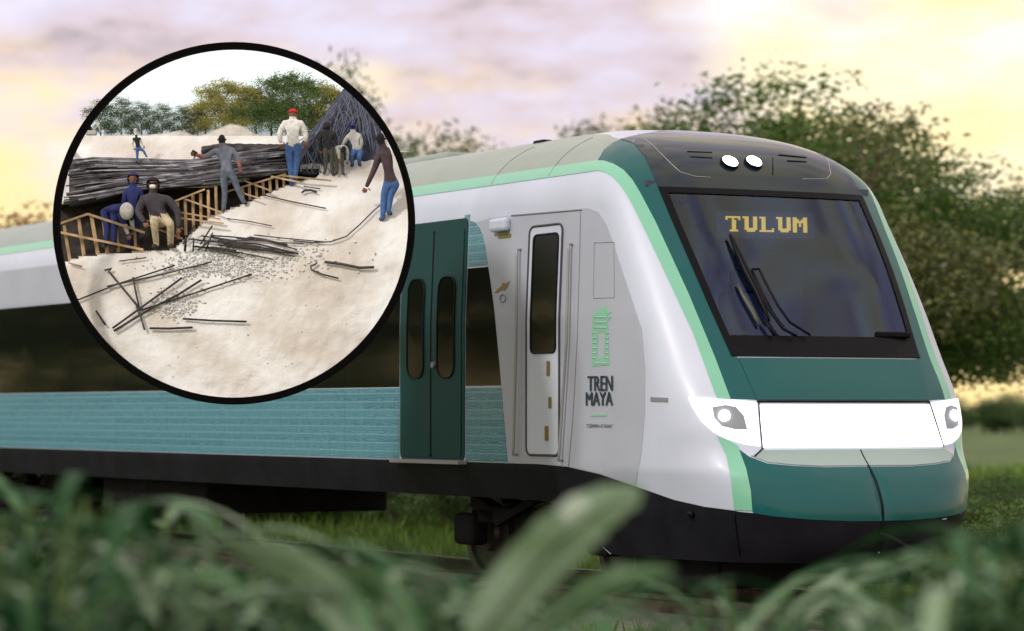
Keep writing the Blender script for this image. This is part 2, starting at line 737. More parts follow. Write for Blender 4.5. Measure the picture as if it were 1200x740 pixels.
def patch(name, pl, off, m, parent=train, rim=0.012, ga=0.05, gz=0.04, smooth=True):
    """a sheet cut to the outline pl that follows the body surface, standing off metres proud of it"""
    if pl[0][0] == 'p':
        pl = path(pl, closed=True)
    amin, amax = min(p[0] for p in pl), max(p[0] for p in pl)
    zmin, zmax = min(p[1] for p in pl), max(p[1] for p in pl)
    co = [Vector(p) for p in pl]
    n0 = len(co)
    ed = [(i, (i + 1) % n0) for i in range(n0)]
    a = amin + ga * 0.37
    while a < amax:
        z = zmin + gz * 0.41
        while z < zmax:
            if inside((a, z), pl):
                dmin = min((abs(a - p[0]) / ga + abs(z - p[1]) / gz) for p in pl)
                if dmin > 0.7:
                    co.append(Vector((a, z)))
            z += gz if z < 3.5 else gz * 0.5
        a += ga if abs(a) < 1.25 else max(ga, 0.14)
    r = delaunay_2d_cdt(co, ed, [], 1, 1e-5)
    vv, ff = r[0], r[2]
    verts = []
    nrms = []
    for q in vv:
        z = min(q.y, ZT - 0.0008)
        nn = SN(q.x, z)
        nrms.append(nn)
        verts.append(S(q.x, z) + nn * off)
    faces = []
    for tr_ in ff:
        n = (verts[tr_[1]] - verts[tr_[0]]).cross(verts[tr_[2]] - verts[tr_[0]])
        faces.append(tuple(tr_) if n.dot(nrms[tr_[0]]) > 0 else tuple(reversed(tr_)))
    cnt = {}
    for tr_ in faces:
        for i in range(3):
            e = (tr_[i], tr_[(i + 1) % 3])
            cnt[tuple(sorted(e))] = cnt.get(tuple(sorted(e)), []) + [e]
    if rim > 0:
        low = {}
        for es in list(cnt.values()):
            if len(es) == 1:
                i, j = es[0]
                for q in (i, j):
                    if q not in low:
                        verts.append(verts[q].copy())
                        verts.append(verts[q] - nrms[q] * rim)
                        low[q] = len(verts) - 2
                faces.append((low[j], low[i], low[i] + 1, low[j] + 1))
    paint(pl, m)
    o = mesh_obj(name, verts, faces, m, parent)
    o.data.polygons.foreach_set('use_smooth', [len(f) == 3 for f in faces])
    return o


def surf3(pl, off):
    return [S(a, z) + SN(a, z) * off for a, z in pl]


def line(name, pts, rad, m, parent=train, off=0.009, step=7, closed=False):
    pl = path(pts, step, closed) if pts and isinstance(pts[0], tuple) and pts[0] and True else pts
    return tube(name, surf3(pl, off), rad, m, parent, seg=6, closed=closed)


def xz(x, z, sgn=1):
    """surface point on the flank from train coordinates"""
    return ('p', sgn * (1 + (xf(z) - Lc(z) - x)), z)


def rrect(x0, x1, z0, z1, r, n=5, skew=0.0):
    out = []
    for (cx, cz, a0) in ((x1 - r, z1 - r, 0), (x0 + r, z1 - r, 90), (x0 + r, z0 + r, 180), (x1 - r, z0 + r, 270)):
        for k in range(n + 1):
            an = R(a0 + 90 * k / n)
            out.append(xz(cx + r * math.cos(an), cz + r * math.sin(an)))
    return out


def pix_x(px, z=2.0):
    """train x of the flank point seen in column px at height z"""
    lo, hi = -26.0, -0.2
    for _ in range(40):
        mid = (lo + hi) / 2
        w = TM @ Vector((mid, -Wd(z), z))
        if 600 + F * w.x / w.y < px:
            lo = mid
        else:
            hi = mid
    return lo


# --- outlines measured on the photograph (camera side of the nose)
glass_half = [(783, 227), (797, 262), (815, 303), (835, 350), (854, 394)]
frame_half = [(771, 220), (786, 256), (805, 300), (830, 358), (857, 418)]
stripe_out = [(660, 204), (690, 201), (700, 200.5), (709, 202.5), (717, 207), (725, 215), (733, 226), (742, 242), (760, 279), (777, 315), (812, 390), (840, 467)]
stripe_in = [(856, 468), (838, 420), (807, 345), (768, 260), (750, 226), (741, 211), (731, 200), (720, 193), (708, 189), (700, 188.5), (660, 193)]


def sym(half):
    """closed outline from a camera-side half (top to bottom)"""
    h = path(half)
    top, bot = h[0], h[-1]

    def fill(a, b_):
        k = max(2, int(abs(b_[0] - a[0]) / 0.05))
        return [(a[0] + (b_[0] - a[0]) * j / k, a[1] + (b_[1] - a[1]) * j / k) for j in range(1, k)]
    mh = mirror(h)
    return h + fill(bot, mh[-1]) + list(reversed(mh)) + fill(mh[0], top)


glass_pl = sym(glass_half)
frame_pl = sym(frame_half)
hole_pl = sym([(777, 224), (792, 260), (855, 405)])

# end wall and floor of the car
ev = [S(acols[-1], z) for z in zrows] + [S(acols[0], z) for z in reversed(zrows)]
mesh_obj('end_wall', ev, [tuple(range(len(ev)))], m_under, train)
bm = bmesh.new()
box(bm, (-13.6, 0, 0.93), (21.0, 2.66, 0.1))
box(bm, (-2.2, 0, 0.62), (2.2, 2.3, 0.1))
bm_obj('floor_pan', bm, m_under, train)

# --- black skirt and lower nose
white_low = [(664, 547), (703, 556), (747, 571), (790, 586), (825, 594), (860, 598.5)]
low_pl = path([xz(-25, 1.12), xz(pix_x(664, 1.12), 1.12)])[:-1] + path(white_low) + path([(866, 600), (905, 603.5), (950, 607), (1000, 608.5), ('p', 0, hit(1032, 608)[1])])
zc = low_pl[-1][1]
bottom = []
for a in [0.0] + [i / 24 for i in range(1, 25)] + [1.2 + 0.25 * i for i in range(10)] + [4, 6, 10, 14, 18, 22]:
    bottom.append((a, shell_z(a, 0.361)))
half = low_pl + bottom
amax_back = low_pl[0][0]
half = [p for p in half if p[0] <= amax_back + 0.001]
patch('skirt', half, 0.006, m_black, rim=0.02, ga=0.06, gz=0.06)
mh = mirror(half)
patch('skirt', list(reversed(mh)), 0.006, m_black, rim=0.02, ga=0.12, gz=0.09)

# --- flank livery (both sides of the car)
for sg in (1, -1):
    def FL(pl):
        return pl if sg == 1 else list(reversed(mirror(pl)))
    st = path(stripe_out[2:]) + path(stripe_in[:-1])
    back = [(1 + (xf(3.74) - Lc(3.74) + 25), 3.74), (1 + (xf(3.63) - Lc(3.63) + 25), 3.63)]
    # along the roof edge the stripe keeps its height
    h0, h1 = hit(*stripe_out[2]), hit(*stripe_in[-2])

    def along(A, B):
        k = 40
        return [(A[0] + (B[0] - A[0]) * j / k, A[1] + (B[1] - A[1]) * j / k) for j in range(1, k)]
    full = st + along(h1, back[0]) + back + along(back[1], h0)
    patch('mint_stripe', FL(full), 0.007, m_mint, ga=0.06, gz=0.03)

# green pillar between stripe and windscreen frame
pil = [(701, 188.5), (708, 176), (718, 168), (727, 164), (743, 169), (755, 184), (764, 203)] + frame_half + [(864, 419), (887, 469)]
pil_pl = path(pil) + path(stripe_in[:-1])
patch('pillar_panel', pil_pl, 0.005, m_dgreen)
patch('pillar_panel', list(reversed(mirror(pil_pl))), 0.005, m_dgreen)

# roof of the coach in grey green, with the glossy dark cap over the cab
hA = hit(701, 188.5)
hC = hit(727, 164)
cap_half = [('p', 0, 4.13), ('p', hC[0] * 0.55, (4.13 + hC[1]) / 2 + .02), ('p', hC[0], hC[1]), (743, 169), (755, 184), (764, 203), (771, 220)]
h = path(cap_half)
cl = []
fr_top = [p for p in frame_pl if abs(p[1] - frame_pl[0][1]) < 1e-3]
k = 30
a0, z0 = frame_pl[0]
cl = [(a0 + (-2 * a0) * j / k, z0) for j in range(1, k)]
cap_pl = h + cl + list(reversed(mirror(h)))[:-1]
patch('cab_roof_cap', cap_pl, 0.009, m_cap, gz=0.03)
ROOFB = 1 + (xf(3.75) - Lc(3.75) + 25)
roof_pl = [(hA[0], hA[1]), (hA[0] + .4, 3.748), (ROOFB * .3, 3.75), (ROOFB * .6, 3.75), (ROOFB, 3.75)]
rl = []
for A, B in zip(roof_pl, roof_pl[1:]):
    kk = 20
    rl += [(A[0] + (B[0] - A[0]) * j / kk, A[1] + (B[1] - A[1]) * j / kk) for j in range(kk)]
rl.append(roof_pl[-1])
rl += [(ROOFB, 3.82), (ROOFB, 3.9), (ROOFB, 4.0), (ROOFB, 4.1), (ROOFB, 4.157)]
rl += [(ROOFB + (hC[0] + .6 - ROOFB) * j / 40, 4.157) for j in range(1, 41)]
hp = path([(727, 164), (718, 168), (708, 176), (701, 188.5)])[:-1]
rl += [(hC[0] + .3, 4.13), (hC[0] + .1, (4.13 + hC[1]) / 2)] + hp
patch('roof_shoulder', rl, 0.005, m_roof, gz=0.05, ga=0.08)
patch('roof_shoulder', list(reversed(mirror(rl))), 0.005, m_roof, gz=0.05, ga=0.08)

# --- windscreen: frame with the glass standing in it
def near_az(v):
    r = bvh.find_nearest(v)
    tr_ = tris[r[2]]
    q = barycentric_transform(r[0], sv[tr_[0]], sv[tr_[1]], sv[tr_[2]], *[Vector((suv[i][0], suv[i][1], 0)) for i in tr_])
    return (q.x, q.y)


def ring_patch(name, outer, inner, off, m, parent=train):
    co = [Vector(p) for p in outer] + [Vector(p) for p in inner]
    n0, n1 = len(outer), len(inner)
    ed = [(i, (i + 1) % n0) for i in range(n0)] + [(n0 + i, n0 + (i + 1) % n1) for i in range(n1)]
    r = delaunay_2d_cdt(co, ed, [], 1, 1e-5)
    vv = [Vector((q.x, q.y, 0)) for q in r[0]]
    verts = [S(q.x, min(q.y, ZT - .001)) + SN(q.x, min(q.y, ZT - .001)) * off for q in r[0]]
    nr = [SN(q.x, min(q.y, ZT - .001)) for q in r[0]]
    faces = []
    for tr_ in r[2]:
        c = sum((vv[i] for i in tr_), Vector()) / 3
        if inside((c.x, c.y), inner):
            continue
        n = (verts[tr_[1]] - verts[tr_[0]]).cross(verts[tr_[2]] - verts[tr_[0]])
        faces.append(tuple(tr_) if n.dot(nr[tr_[0]]) > 0 else tuple(reversed(tr_)))
    cnt = {}
    for tr_ in faces:
        for i in range(3):
            e = (tr_[i], tr_[(i + 1) % 3])
            cnt.setdefault(tuple(sorted(e)), []).append(e)
    low = {}
    for es in list(cnt.values()):
        if len(es) == 1:
            i, j = es[0]
            for q in (i, j):
                if q not in low:
                    verts.append(verts[q] - nr[q] * 0.03)
                    low[q] = len(verts) - 1
            faces.append((j, i, low[i], low[j]))
    o = mesh_obj(name, verts, faces, m, parent)
    return o


windscreen = ring_patch('windscreen_frame', frame_pl, glass_pl, 0.014, m_frame)
pane = patch('windscreen_glass', glass_pl, 0.004, m_glass, parent=windscreen, rim=0)

# --- cab interior seen through the glass
m_in1 = mat('cab_lining', (0.22, 0.27, 0.44), 0.7, var=0.1, vscale=2)
m_in2 = mat('cab_dark_lining', (0.06, 0.07, 0.13), 0.7)
m_in3 = mat('cab_door_lining', (0.42, 0.46, 0.58), 0.6)
cab = None
bm = bmesh.new()
box(bm, (-3.05, 0, 2.45), (0.06, 2.6, 2.4))
cab = bm_obj('cab_rear_wall', bm, m_in1, train)
for yy, w_, z_, h_, mm, nm in ((0.15, 0.7, 2.3, 1.9, m_in3, 'cab_rear_door'), (-0.8, 0.75, 2.45, 1.2, m_in3, 'wall_cabinet'), (0.95, 0.6, 2.35, 1.4, m_in3, 'wall_cabinet')):
    bm = bmesh.new()
    box(bm, (-2.99, yy, z_), (0.05, w_, h_), bev=0.02)
    bm_obj(nm, bm, mm, cab)
bm = bmesh.new()
box(bm, (-2.5, 0, 1.35), (1.2, 2.4, 0.08))
bm_obj('cab_floor', bm, m_in2, train)
bm = bmesh.new()
box(bm, (-1.15, 0, 2.0), (0.62, 2.1, 0.14), bev=0.04)
box(bm, (-1.35, 0, 1.7), (0.5, 2.0, 0.5), bev=0.05)
bm_obj('driver_console', bm, m_in2, train)
bm = bmesh.new()
box(bm, (-2.0, 0.0, 2.25), (0.14, 0.5, 0.75), Matrix.Rotation(R(-8), 3, 'Y'), bev=0.05)
box(bm, (-2.03, 0.0, 2.72), (0.11, 0.3, 0.2), bev=0.04)
box(bm, (-1.8, 0.0, 1.9), (0.5, 0.5, 0.14), bev=0.05)
box(bm, (-1.8, 0.0, 1.6), (0.15, 0.15, 0.5))
bm_obj('driver_seat', bm, m_in2, train)
bm = bmesh.new()
box(bm, (-2.4, 0, 3.52), (1.2, 2.3, 0.05))
bm_obj('cab_ceiling', bm, m_in2, train)

# --- destination display: dot letters on a dark panel behind the glass top
LET = {
    'T': ['1111111', '1001001', '0001100', '0001100', '0001100', '0001100', '0001100', '0011110'],
    'U': ['1110011', '0110011', '0110011', '0110011', '0110011', '0110011', '0111111', '0011110'],
    'L': ['1110000', '0110000', '0110000', '0110000', '0110000', '0110000', '0110001', '1111111'],
    'M': ['1100011', '1110111', '1111111', '1101011', '1101011', '1100011', '1100011', '1100011'],
}
pA, pB, pC = hit(853, 249), hit(949, 251), hit(853, 267)


def onglass(a, z, off):
    return S(a, z) + SN(a, z) * off


A3, B3, C3 = onglass(*pA, -0.05), onglass(*pB, -0.05), onglass(*pC, -0.05)
ux = (B3 - A3) / 39.0
uy = (C3 - A3) / 8.0
nz = ux.cross(uy).normalized()
if nz.x < 0:
    nz = -nz
g = Geo()
pv = [A3 - ux * 4 - uy * 3, B3 + ux * 4 - uy * 3, B3 + uy * 11 + ux * 4, A3 + uy * 11 - ux * 4]
pv = [q - nz * 0.012 for q in pv]
g.add(pv + [q - nz * 0.06 for q in pv], [(0, 1, 2, 3), (4, 5, 6, 7), (0, 1, 5, 4), (1, 2, 6, 5), (2, 3, 7, 6), (3, 0, 4, 7)])
disp = g.obj('destination_display', m_in2, train)
for li, ch in enumerate('TULUM'):
    vv, ff, ids = [], [], {}
    def vid(c_, r_):
        if (c_, r_) not in ids:
            ids[(c_, r_)] = len(vv)
            vv.append(A3 + ux * (li * 8 + c_) + uy * r_)
        return ids[(c_, r_)]
    for rr, row in enumerate(LET[ch]):
        for cc, bit in enumerate(row):
            if bit == '1':
                ff.append((vid(cc, rr), vid(cc + 1, rr), vid(cc + 1, rr + 1), vid(cc, rr + 1)))
    mesh_obj('display_letter', vv, ff, m_led, disp)
disp['label'] = 'dark display with amber dot letters reading TULUM'

# --- wipers
bl = path([(853, 279), (862, 300), (872, 322), (884, 345), (893, 366), (899, 380)])
nb = len(bl)
wip = tube('wiper_blade', surf3(bl, 0.045), [.004 + .030 * math.sin(math.pi * min(1, .05 + i / nb)) ** .7 for i in range(nb)], m_frame, train, 6)
bl = path([(863, 335), (868, 347), (880, 367), (888, 384)])
nb = len(bl)
m_blade2 = mat('wiper_grey', (.06, .065, .06), .5)
tube('wiper_blade', surf3(bl, 0.03), [.004 + .020 * math.sin(math.pi * min(1, .05 + i / nb)) ** .7 for i in range(nb)], m_blade2, train, 6)
for arm in ([(878, 321), (888, 344), (898, 368), (914, 390), (930, 398)], [(878, 320), (886, 320), (897, 342), (909, 364), (922, 382), (946, 397)]):
    tube('wiper_arm', surf3(path(arm), 0.055), 0.012, m_frame, wip, 6)
tube('wiper_arm', surf3(path([(893, 380), (905, 397)]), 0.05), 0.016, m_frame, wip, 6)
bm = bmesh.new()
box(bm, onglass(*hit(1045, 394), 0.02), (0.05, 0.35, 0.05), bev=0.012)
bm_obj('wiper_housing', bm, m_frame, train)

# --- nose panels
hood = patch('nose_panel', sym([(865, 420), (887, 469)]), 0.010, m_dgreen, rim=0.02)
gp = path([(887, 471), ('p', 0, hit(887, 471)[1])])
tube('panel_gap', surf3(gp + list(reversed(mirror(gp)))[1:], .006), .010, m_frame, hood, 6)
bar_pl = sym([(890, 475), (893.5, 525)])
lb = patch('light_bar', bar_pl, 0.014, m_light, rim=0.03)
lb['label'] = 'broad glowing white light bar across the nose'
hl_px = [(807, 466), (830, 467.5), (860, 469.5), (886.5, 472.5), (888, 490), (891, 524), (872, 521.5), (852, 515), (836, 507), (822, 494), (812, 478)]
hl = path(hl_px, closed=True)
m_head = mat('headlamp_cover', (0.8, 0.82, 0.85), 0.15, coat=0.6, emit=(1, 1, 1), estr=0.9)
lens_px = [(835, 478), (850, 475.5), (862, 478), (871, 488), (875, 504), (862, 504), (846, 500), (837, 490)]
ln = path(lens_px, closed=True)
for sg in (1, -1):
    q = hl if sg == 1 else list(reversed(mirror(hl)))
    H = patch('headlight', q, 0.013, m_head, rim=0.03)
    q = ln if sg == 1 else list(reversed(mirror(ln)))
    patch('lamp_recess', q, 0.016, m_chrome, parent=H)
    c = hit(849, 488)
    c3 = S(sg * c[0], c[1])
    n3 = SN(sg * c[0], c[1])
    bm = bmesh.new()
    bmesh.ops.create_uvsphere(bm, u_segments=16, v_segments=10, radius=0.055)
    o = bm_obj('lamp_lens', bm, m_lamp, H, True)
    o.location = c3 + n3 * 0.01
    o.scale = (0.7, 0.9, 0.9)
for pl_ in ([(888.5, 472), (890, 495), (893, 526)],):
    h_ = path(pl_)
    tube('panel_gap', surf3(h_, .014), .006, m_frame, lb, 5)
    tube('panel_gap', surf3(mirror(h_), .014), .006, m_frame, lb, 5)
# pale strip and green bumper
strip_pl = sym([(894, 528), (880, 535), (900, 542.5), (930, 545.5), (960, 547)])
patch('bumper_strip', strip_pl, 0.010, m_strip, rim=0.02)
corner = path([(864, 526), (893, 527), (879, 535.5)]) 
bump_half = [(866, 527), (878, 536), (899, 544), (930, 547), (965, 548.5)]
bh = path(bump_half)
lowb = path([(882.5, 601), (905, 605), (950, 609), (1000, 611), ('p', 0, hit(1032, 610.5)[1])])
leftb = path([(866, 527), (874.5, 550), (880, 575), (882.5, 601)])[:-1]
kk = 20
toplast = bh[-1]
topc = [(toplast[0] * (1 - j / kk), toplast[1]) for j in range(1, kk + 1)]
half = bh[1:] + topc           # corner to centre along the top
outl = list(reversed(half)) + list(leftb)[0:] + lowb   # centre top -> corner -> down -> centre bottom
gc = patch('bumper_panel', outl, 0.008, m_dgreen, rim=0.02)
patch('bumper_panel', list(reversed(mirror(outl))), 0.008, m_dgreen, rim=0.02)
ls_px = [(840, 511), (850, 515), (864, 522), (874.5, 550), (880, 575), (882, 598.5), (861, 597.5), (857, 563), (851, 533)]
ls = path(ls_px, closed=True)
patch('mint_corner_stripe', ls, 0.009, m_mint)
patch('mint_corner_stripe', list(reversed(mirror(ls))), 0.009, m_mint)
# seams of the nose
cz = [hit(1004, 528)[1] - (hit(1004, 528)[1] - .37) * j / 30 for j in range(31)]
tube('coupler_door_gap', [S(0, z_) + SN(0, z_) * .004 for z_ in cz], .010, m_frame, train, 6)
line('panel_gap', [(894, 526), (884, 536)], 0.006, m_frame, off=0.012)
line('panel_gap', [(861, 599), (863, 620), (867, 650)], 0.006, m_frame, off=0.006)
line('roof_hatch_line', [(748, 158), (765, 172), (785, 192), (797, 203), (815, 208), (832, 209)], 0.004, m_grey2, off=0.010)
line('roof_hatch_line', [(940, 211), (968, 211), (973, 205), (970, 190), (958, 172)], 0.004, m_grey2, off=0.010)
for pl_ in ([(805, 179), (834, 180)], [(809, 185), (834, 186.5)], [(905, 186), (905, 206)]):
    line('roof_grille', pl_, 0.006, m_frame, off=0.010)
line('roof_grille', [(912, 183), (944, 186)], 0.008, m_frame, off=0.010)
line('roof_grille', [(922, 190), (944, 191)], 0.008, m_frame, off=0.010)
for lx in (854, 882):
    c = hit(lx, 193)
    bm = bmesh.new()
    bmesh.ops.create_cone(bm, cap_ends=True, segments=24, radius1=0.088, radius2=0.080, depth=0.05)
    lo = bm_obj('marker_lamp', bm, m_frame, train)
    nn = SN(*c)
    lo.location = S(*c) + nn * 0.012
    lo.rotation_euler = nn.to_track_quat('Z', 'Y').to_euler()
    bm = bmesh.new()
    bmesh.ops.create_uvsphere(bm, u_segments=16, v_segments=8, radius=0.072)  # lens sized up so its shape takes in the lamp's glow
    le = bm_obj('lamp_lens', bm, m_lamp, lo, True)
    le.location = (0, 0, 0.022)
    le.scale = (1, 1, .35)

# --- flank: grey band, teal glyph panels, window band, doors, cab side panel
x_cabpost = pix_x(583, 2.2)
sweep = [(545, 257.5), (556.6, 260.5), (562, 266), (566, 275), (570, 295), (576, 335), (580, 366), (586, 430), (595, 543)]
sw_pl = path(sweep)
xd0, xd1 = pix_x(470, 2.0), pix_x(545, 2.0)


def rect(x0, x1, z0, z1):
    return path([xz(x0, z0), xz(x1, z0), xz(x1, z1), xz(x0, z1)], closed=True)


def sweep_x(z):
    """x of the sweeping edge at height z"""
    best = None
    for (a, zz) in sw_pl:
        x = S(a, zz).x
        if best is None or abs(zz - z) < best[0]:
            best = (abs(zz - z), x)
    return best[1]


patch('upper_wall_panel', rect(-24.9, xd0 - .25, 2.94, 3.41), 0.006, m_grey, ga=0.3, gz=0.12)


def to_sweep(x0, z0, z1):
    """panel from x0 to the sweeping white edge between heights z0 and z1"""
    e = [p for p in sw_pl if z0 <= p[1] <= z1]
    e = [(1 + xf(z1) - Lc(z1) - sweep_x(z1), z1)] + e + [(1 + xf(z0) - Lc(z0) - sweep_x(z0), z0)]
    return path([xz(x0, z0), xz(x0, z1)]) + e


patch('teal_panel', to_sweep(xd1 + .02, 1.13, 1.80), 0.006, m_teal, gz=0.1)
patch('teal_panel', to_sweep(xd1 + .02, 2.92, 3.40), 0.006, m_teal, gz=0.1)
patch('side_window', to_sweep(xd1 + .02, 1.82, 2.90), 0.006, m_glassdark, gz=0.2)
xw = xd0 - 0.03
k = 0
while xw > -24:
    x1 = xw - (1.55 if k else 1.2)
    w_ = patch('side_window', rect(x1 + .012, xw, 1.82, 2.92), 0.006, m_glassdark, ga=0.3, gz=0.2)
    patch('teal_panel', rect(x1 + .004, xw, 1.13, 1.81), 0.006, m_teal, ga=0.3, gz=0.2)
    xw = x1
    k += 1
patch('teal_panel', rect(xd0 - .25, xd0 - .02, 2.93, 3.40), 0.006, m_teal)
# passenger double door
pd = patch('passenger_door', rrect(xd0, xd1, 1.13, 3.37, 0.06), 0.012, m_door, rim=0.03, gz=0.2)
xm = (xd0 + xd1) / 2
for x0, x1 in ((xd0 + .05, xm - .015), (xm + .015, xd1 - .05)):
    lf = patch('door_leaf', rrect(x0, x1, 1.16, 3.28, 0.04), 0.020, m_door, pd, gz=0.2)
    c = (x0 + x1) / 2
    patch('door_window', rrect(c - .17, c + .17, 1.90, 2.84, 0.12), 0.024, m_glassdark, lf, gz=0.2)
    tube('window_seal', surf3(path(rrect(c - .17, c + .17, 1.90, 2.84, 0.12), closed=True), 0.026), 0.008, m_frame, lf, 6, True)
line('door_gap', [xz(xm, 1.16), xz(xm, 3.28)], 0.010, m_frame, pd, off=0.016)
bm = bmesh.new()
bmesh.ops.create_cone(bm, cap_ends=True, segments=16, radius1=.035, radius2=.03, depth=.03)
o = bm_obj('door_button', bm, m_chrome, pd)
o.location = S(*xz(pix_x(511, 2.1), 2.02)[1:]) + Vector((0, -.03, 0))
o.rotation_euler = (R(90), 0, 0)
bm = bmesh.new()
box(bm, ((xd0 + xd1) / 2, -1.5, 1.115), (xd1 - xd0 + .1, .1, .035))
bm_obj('door_step', bm, m_grey2, pd)

# cab side panel (white sheet inside the sweep, its shade put into a greyer colour)
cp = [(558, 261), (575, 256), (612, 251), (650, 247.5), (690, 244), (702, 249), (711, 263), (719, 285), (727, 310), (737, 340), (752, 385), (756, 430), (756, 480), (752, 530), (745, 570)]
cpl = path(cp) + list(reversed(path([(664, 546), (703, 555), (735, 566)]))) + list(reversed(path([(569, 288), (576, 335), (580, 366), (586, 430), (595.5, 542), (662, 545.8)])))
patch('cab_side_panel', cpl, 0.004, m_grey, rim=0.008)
line('panel_gap', [(681, 247), (680, 300), (677, 400), (672, 490), (667, 546)], 0.006, m_fine, off=0.004)
line('panel_gap', [(600, 253), (683, 246)], 0.008, m_fine, off=0.004)
# cab door
xa, xb = pix_x(618, 2.2), pix_x(656.5, 2.2)
cd = patch('cab_door', rrect(xa, xb, 1.20, 3.22, 0.07), 0.010, m_white, rim=0.02, gz=0.2)
tube('door_seal', surf3(path(rrect(xa, xb, 1.20, 3.22, 0.07), closed=True), 0.010), 0.011, m_seam, cd, 6, True)
xa2, xb2 = pix_x(624.5, 2.6), pix_x(653.5, 2.6)
dw = patch('door_window', rrect(xa2, xb2, 2.10, 3.14, 0.05), 0.014, m_glassdark, cd, gz=0.2)
tube('window_seal', surf3(path(rrect(xa2, xb2, 2.10, 3.14, 0.05), closed=True), 0.014), 0.010, m_frame, cd, 6, True)
for (cx_, cy_, w_, h_) in ((644, 432, .05, .13), (646, 472, .045, .10), (642, 508, .055, .13)):
    c = hit(cx_, cy_)
    x_ = S(*c).x
    bx_ = patch('door_latch', rrect(x_ - w_ / 2, x_ + w_ / 2, c[1] - h_ / 2, c[1] + h_ / 2, .01), 0.018, m_gold, cd)
for pts in ([(611, 293), (610, 400), (606.5, 533)], [(671.5, 287), (669, 400), (660, 540)]):
    pl_ = path(pts)
    v3 = surf3(pl_, 0.045)
    v3 = [surf3(pl_[:1], 0.0)[0]] + v3 + [surf3(pl_[-1:], 0.0)[0]]
    tube('grab_rail', v3, 0.013, m_grey2, train)
# side camera housing, badge, vents
c = hit(590, 264)
bm = bmesh.new()
box(bm, (0, 0, 0), (.30, .08, .12), bev=.03)
o = bm_obj('side_camera_housing', bm, m_white, train)
o.location = S(*c) + Vector((0, -.04, 0))
c = hit(592, 277)
patch('slot_vent', rrect(S(*c).x - .12, S(*c).x + .12, c[1] - .02, c[1] + .02, .015), .008, m_gold)
c = hit(773, 468)
patch('slot_vent', path([(763, 465.5), (783, 466.5), (783, 471.5), (763, 470.5)], closed=True), .008, m_fine)
jag = [(580, 344), (584, 339), (588, 336), (590, 331), (593, 333), (598, 329.5), (597, 333), (595, 337), (592, 341), (589, 340), (584, 343)]
patch('gold_badge', path(jag, 3, closed=True), .007, m_gold)
line('round_lock', [(590 + 3.5 * math.cos(q * .785), 350 + 4.5 * math.sin(q * .785)) for q in range(8)], .004, m_fine, closed=True, step=3)
line('access_hatch', [(697, 285), (720, 284), (720.5, 349), (696, 350)], .003, m_fine, closed=True, off=.005)

# lettering on the cab side
def flank_text(body_, px0, px1, py_base, py_top, m, name, bold=0.0):
    cu = bpy.data.curves.new('lettering', 'FONT')
    cu.body = body_
    cu.resolution_u = 3
    to = bpy.data.objects.new('lettering', cu)
    COL.objects.link(to)
    bpy.context.view_layer.update()
    me = bpy.data.meshes.new_from_object(to.evaluated_get(bpy.context.evaluated_depsgraph_get()))
    bpy.data.objects.remove(to)
    xs = [v.co.x for v in me.vertices]
    ys = [v.co.y for v in me.vertices]
    h0, h1, h2 = hit(px0, py_base), hit(px1, py_base), hit(px0, py_top)
    xA, xB = S(*h0).x, S(*h1).x
    zA, zB = h0[1], h2[1]
    vv = []
    for v in me.vertices:
        u = (v.co.x - min(xs)) / (max(xs) - min(xs))
        w = (v.co.y - min(ys)) / (max(ys) - min(ys))
        x, z = xA + (xB - xA) * u, zA + (zB - zA) * w
        q = xz(x, z)[1:]
        if q[0] < 1:
            q = near_az(Vector((x, -1.4, z)))
        vv.append(S(*q) + Vector((0, -.011, 0)))
    ff = [tuple(p.vertices) for p in me.polygons]
    if bold:                       # heavier strokes: the letters again, a hair to each side
        n0, f0, v0 = len(vv), list(ff), list(vv)
        for k_, dx in enumerate((-bold, bold)):
            vv += [q + Vector((dx, -.0012 * (k_ + 1), 0)) for q in v0]
            ff += [tuple(i + n0 * (k_ + 1) for i in f_) for f_ in f0]
    bpy.data.meshes.remove(me)
    return mesh_obj(name, vv, ff, m, train)


for t_, b0, b1 in (('TREN', 458.5, 441), ('MAYA', 475.5, 459.8)):
    flank_text(t_, 690 if t_ == 'TREN' else 688, 719, b0, b1, m_navy, 'brand_lettering', .006)
flank_text("TSÍIMIN K'ÁAK'", 688, 719, 501.5, 496, m_navy, 'small_lettering')
patch('mint_dash', path([(693, 486), (712, 485.5), (712, 488), (693, 488.5)], closed=True), .008, m_mint)
# mint emblem: an open square hook with notched crown and fine lines
em = [(695, 368), (702, 366), (702, 360), (708, 361), (712, 358), (713, 364), (717, 366), (713, 369), (717, 372), (713, 376), (715, 428), (694, 430)]
hole = [(701.5, 390), (709, 389), (708.5, 419), (700.5, 420)]
E_ = ring_patch('mint_emblem', path(em, 3, closed=True), path(hole, 3, closed=True), .007, m_mint)
for yy in range(372, 430, 6):
    if 388 < yy < 421:
        line('emblem_line', [(695.5, yy), (699, yy)], .004, m_white, E_, off=.010, step=3)
        line('emblem_line', [(710.5, yy), (714, yy)], .004, m_white, E_, off=.010, step=3)
    else:
        line('emblem_line', [(697, yy), (712, yy)], .004, m_white, E_, off=.010, step=3)

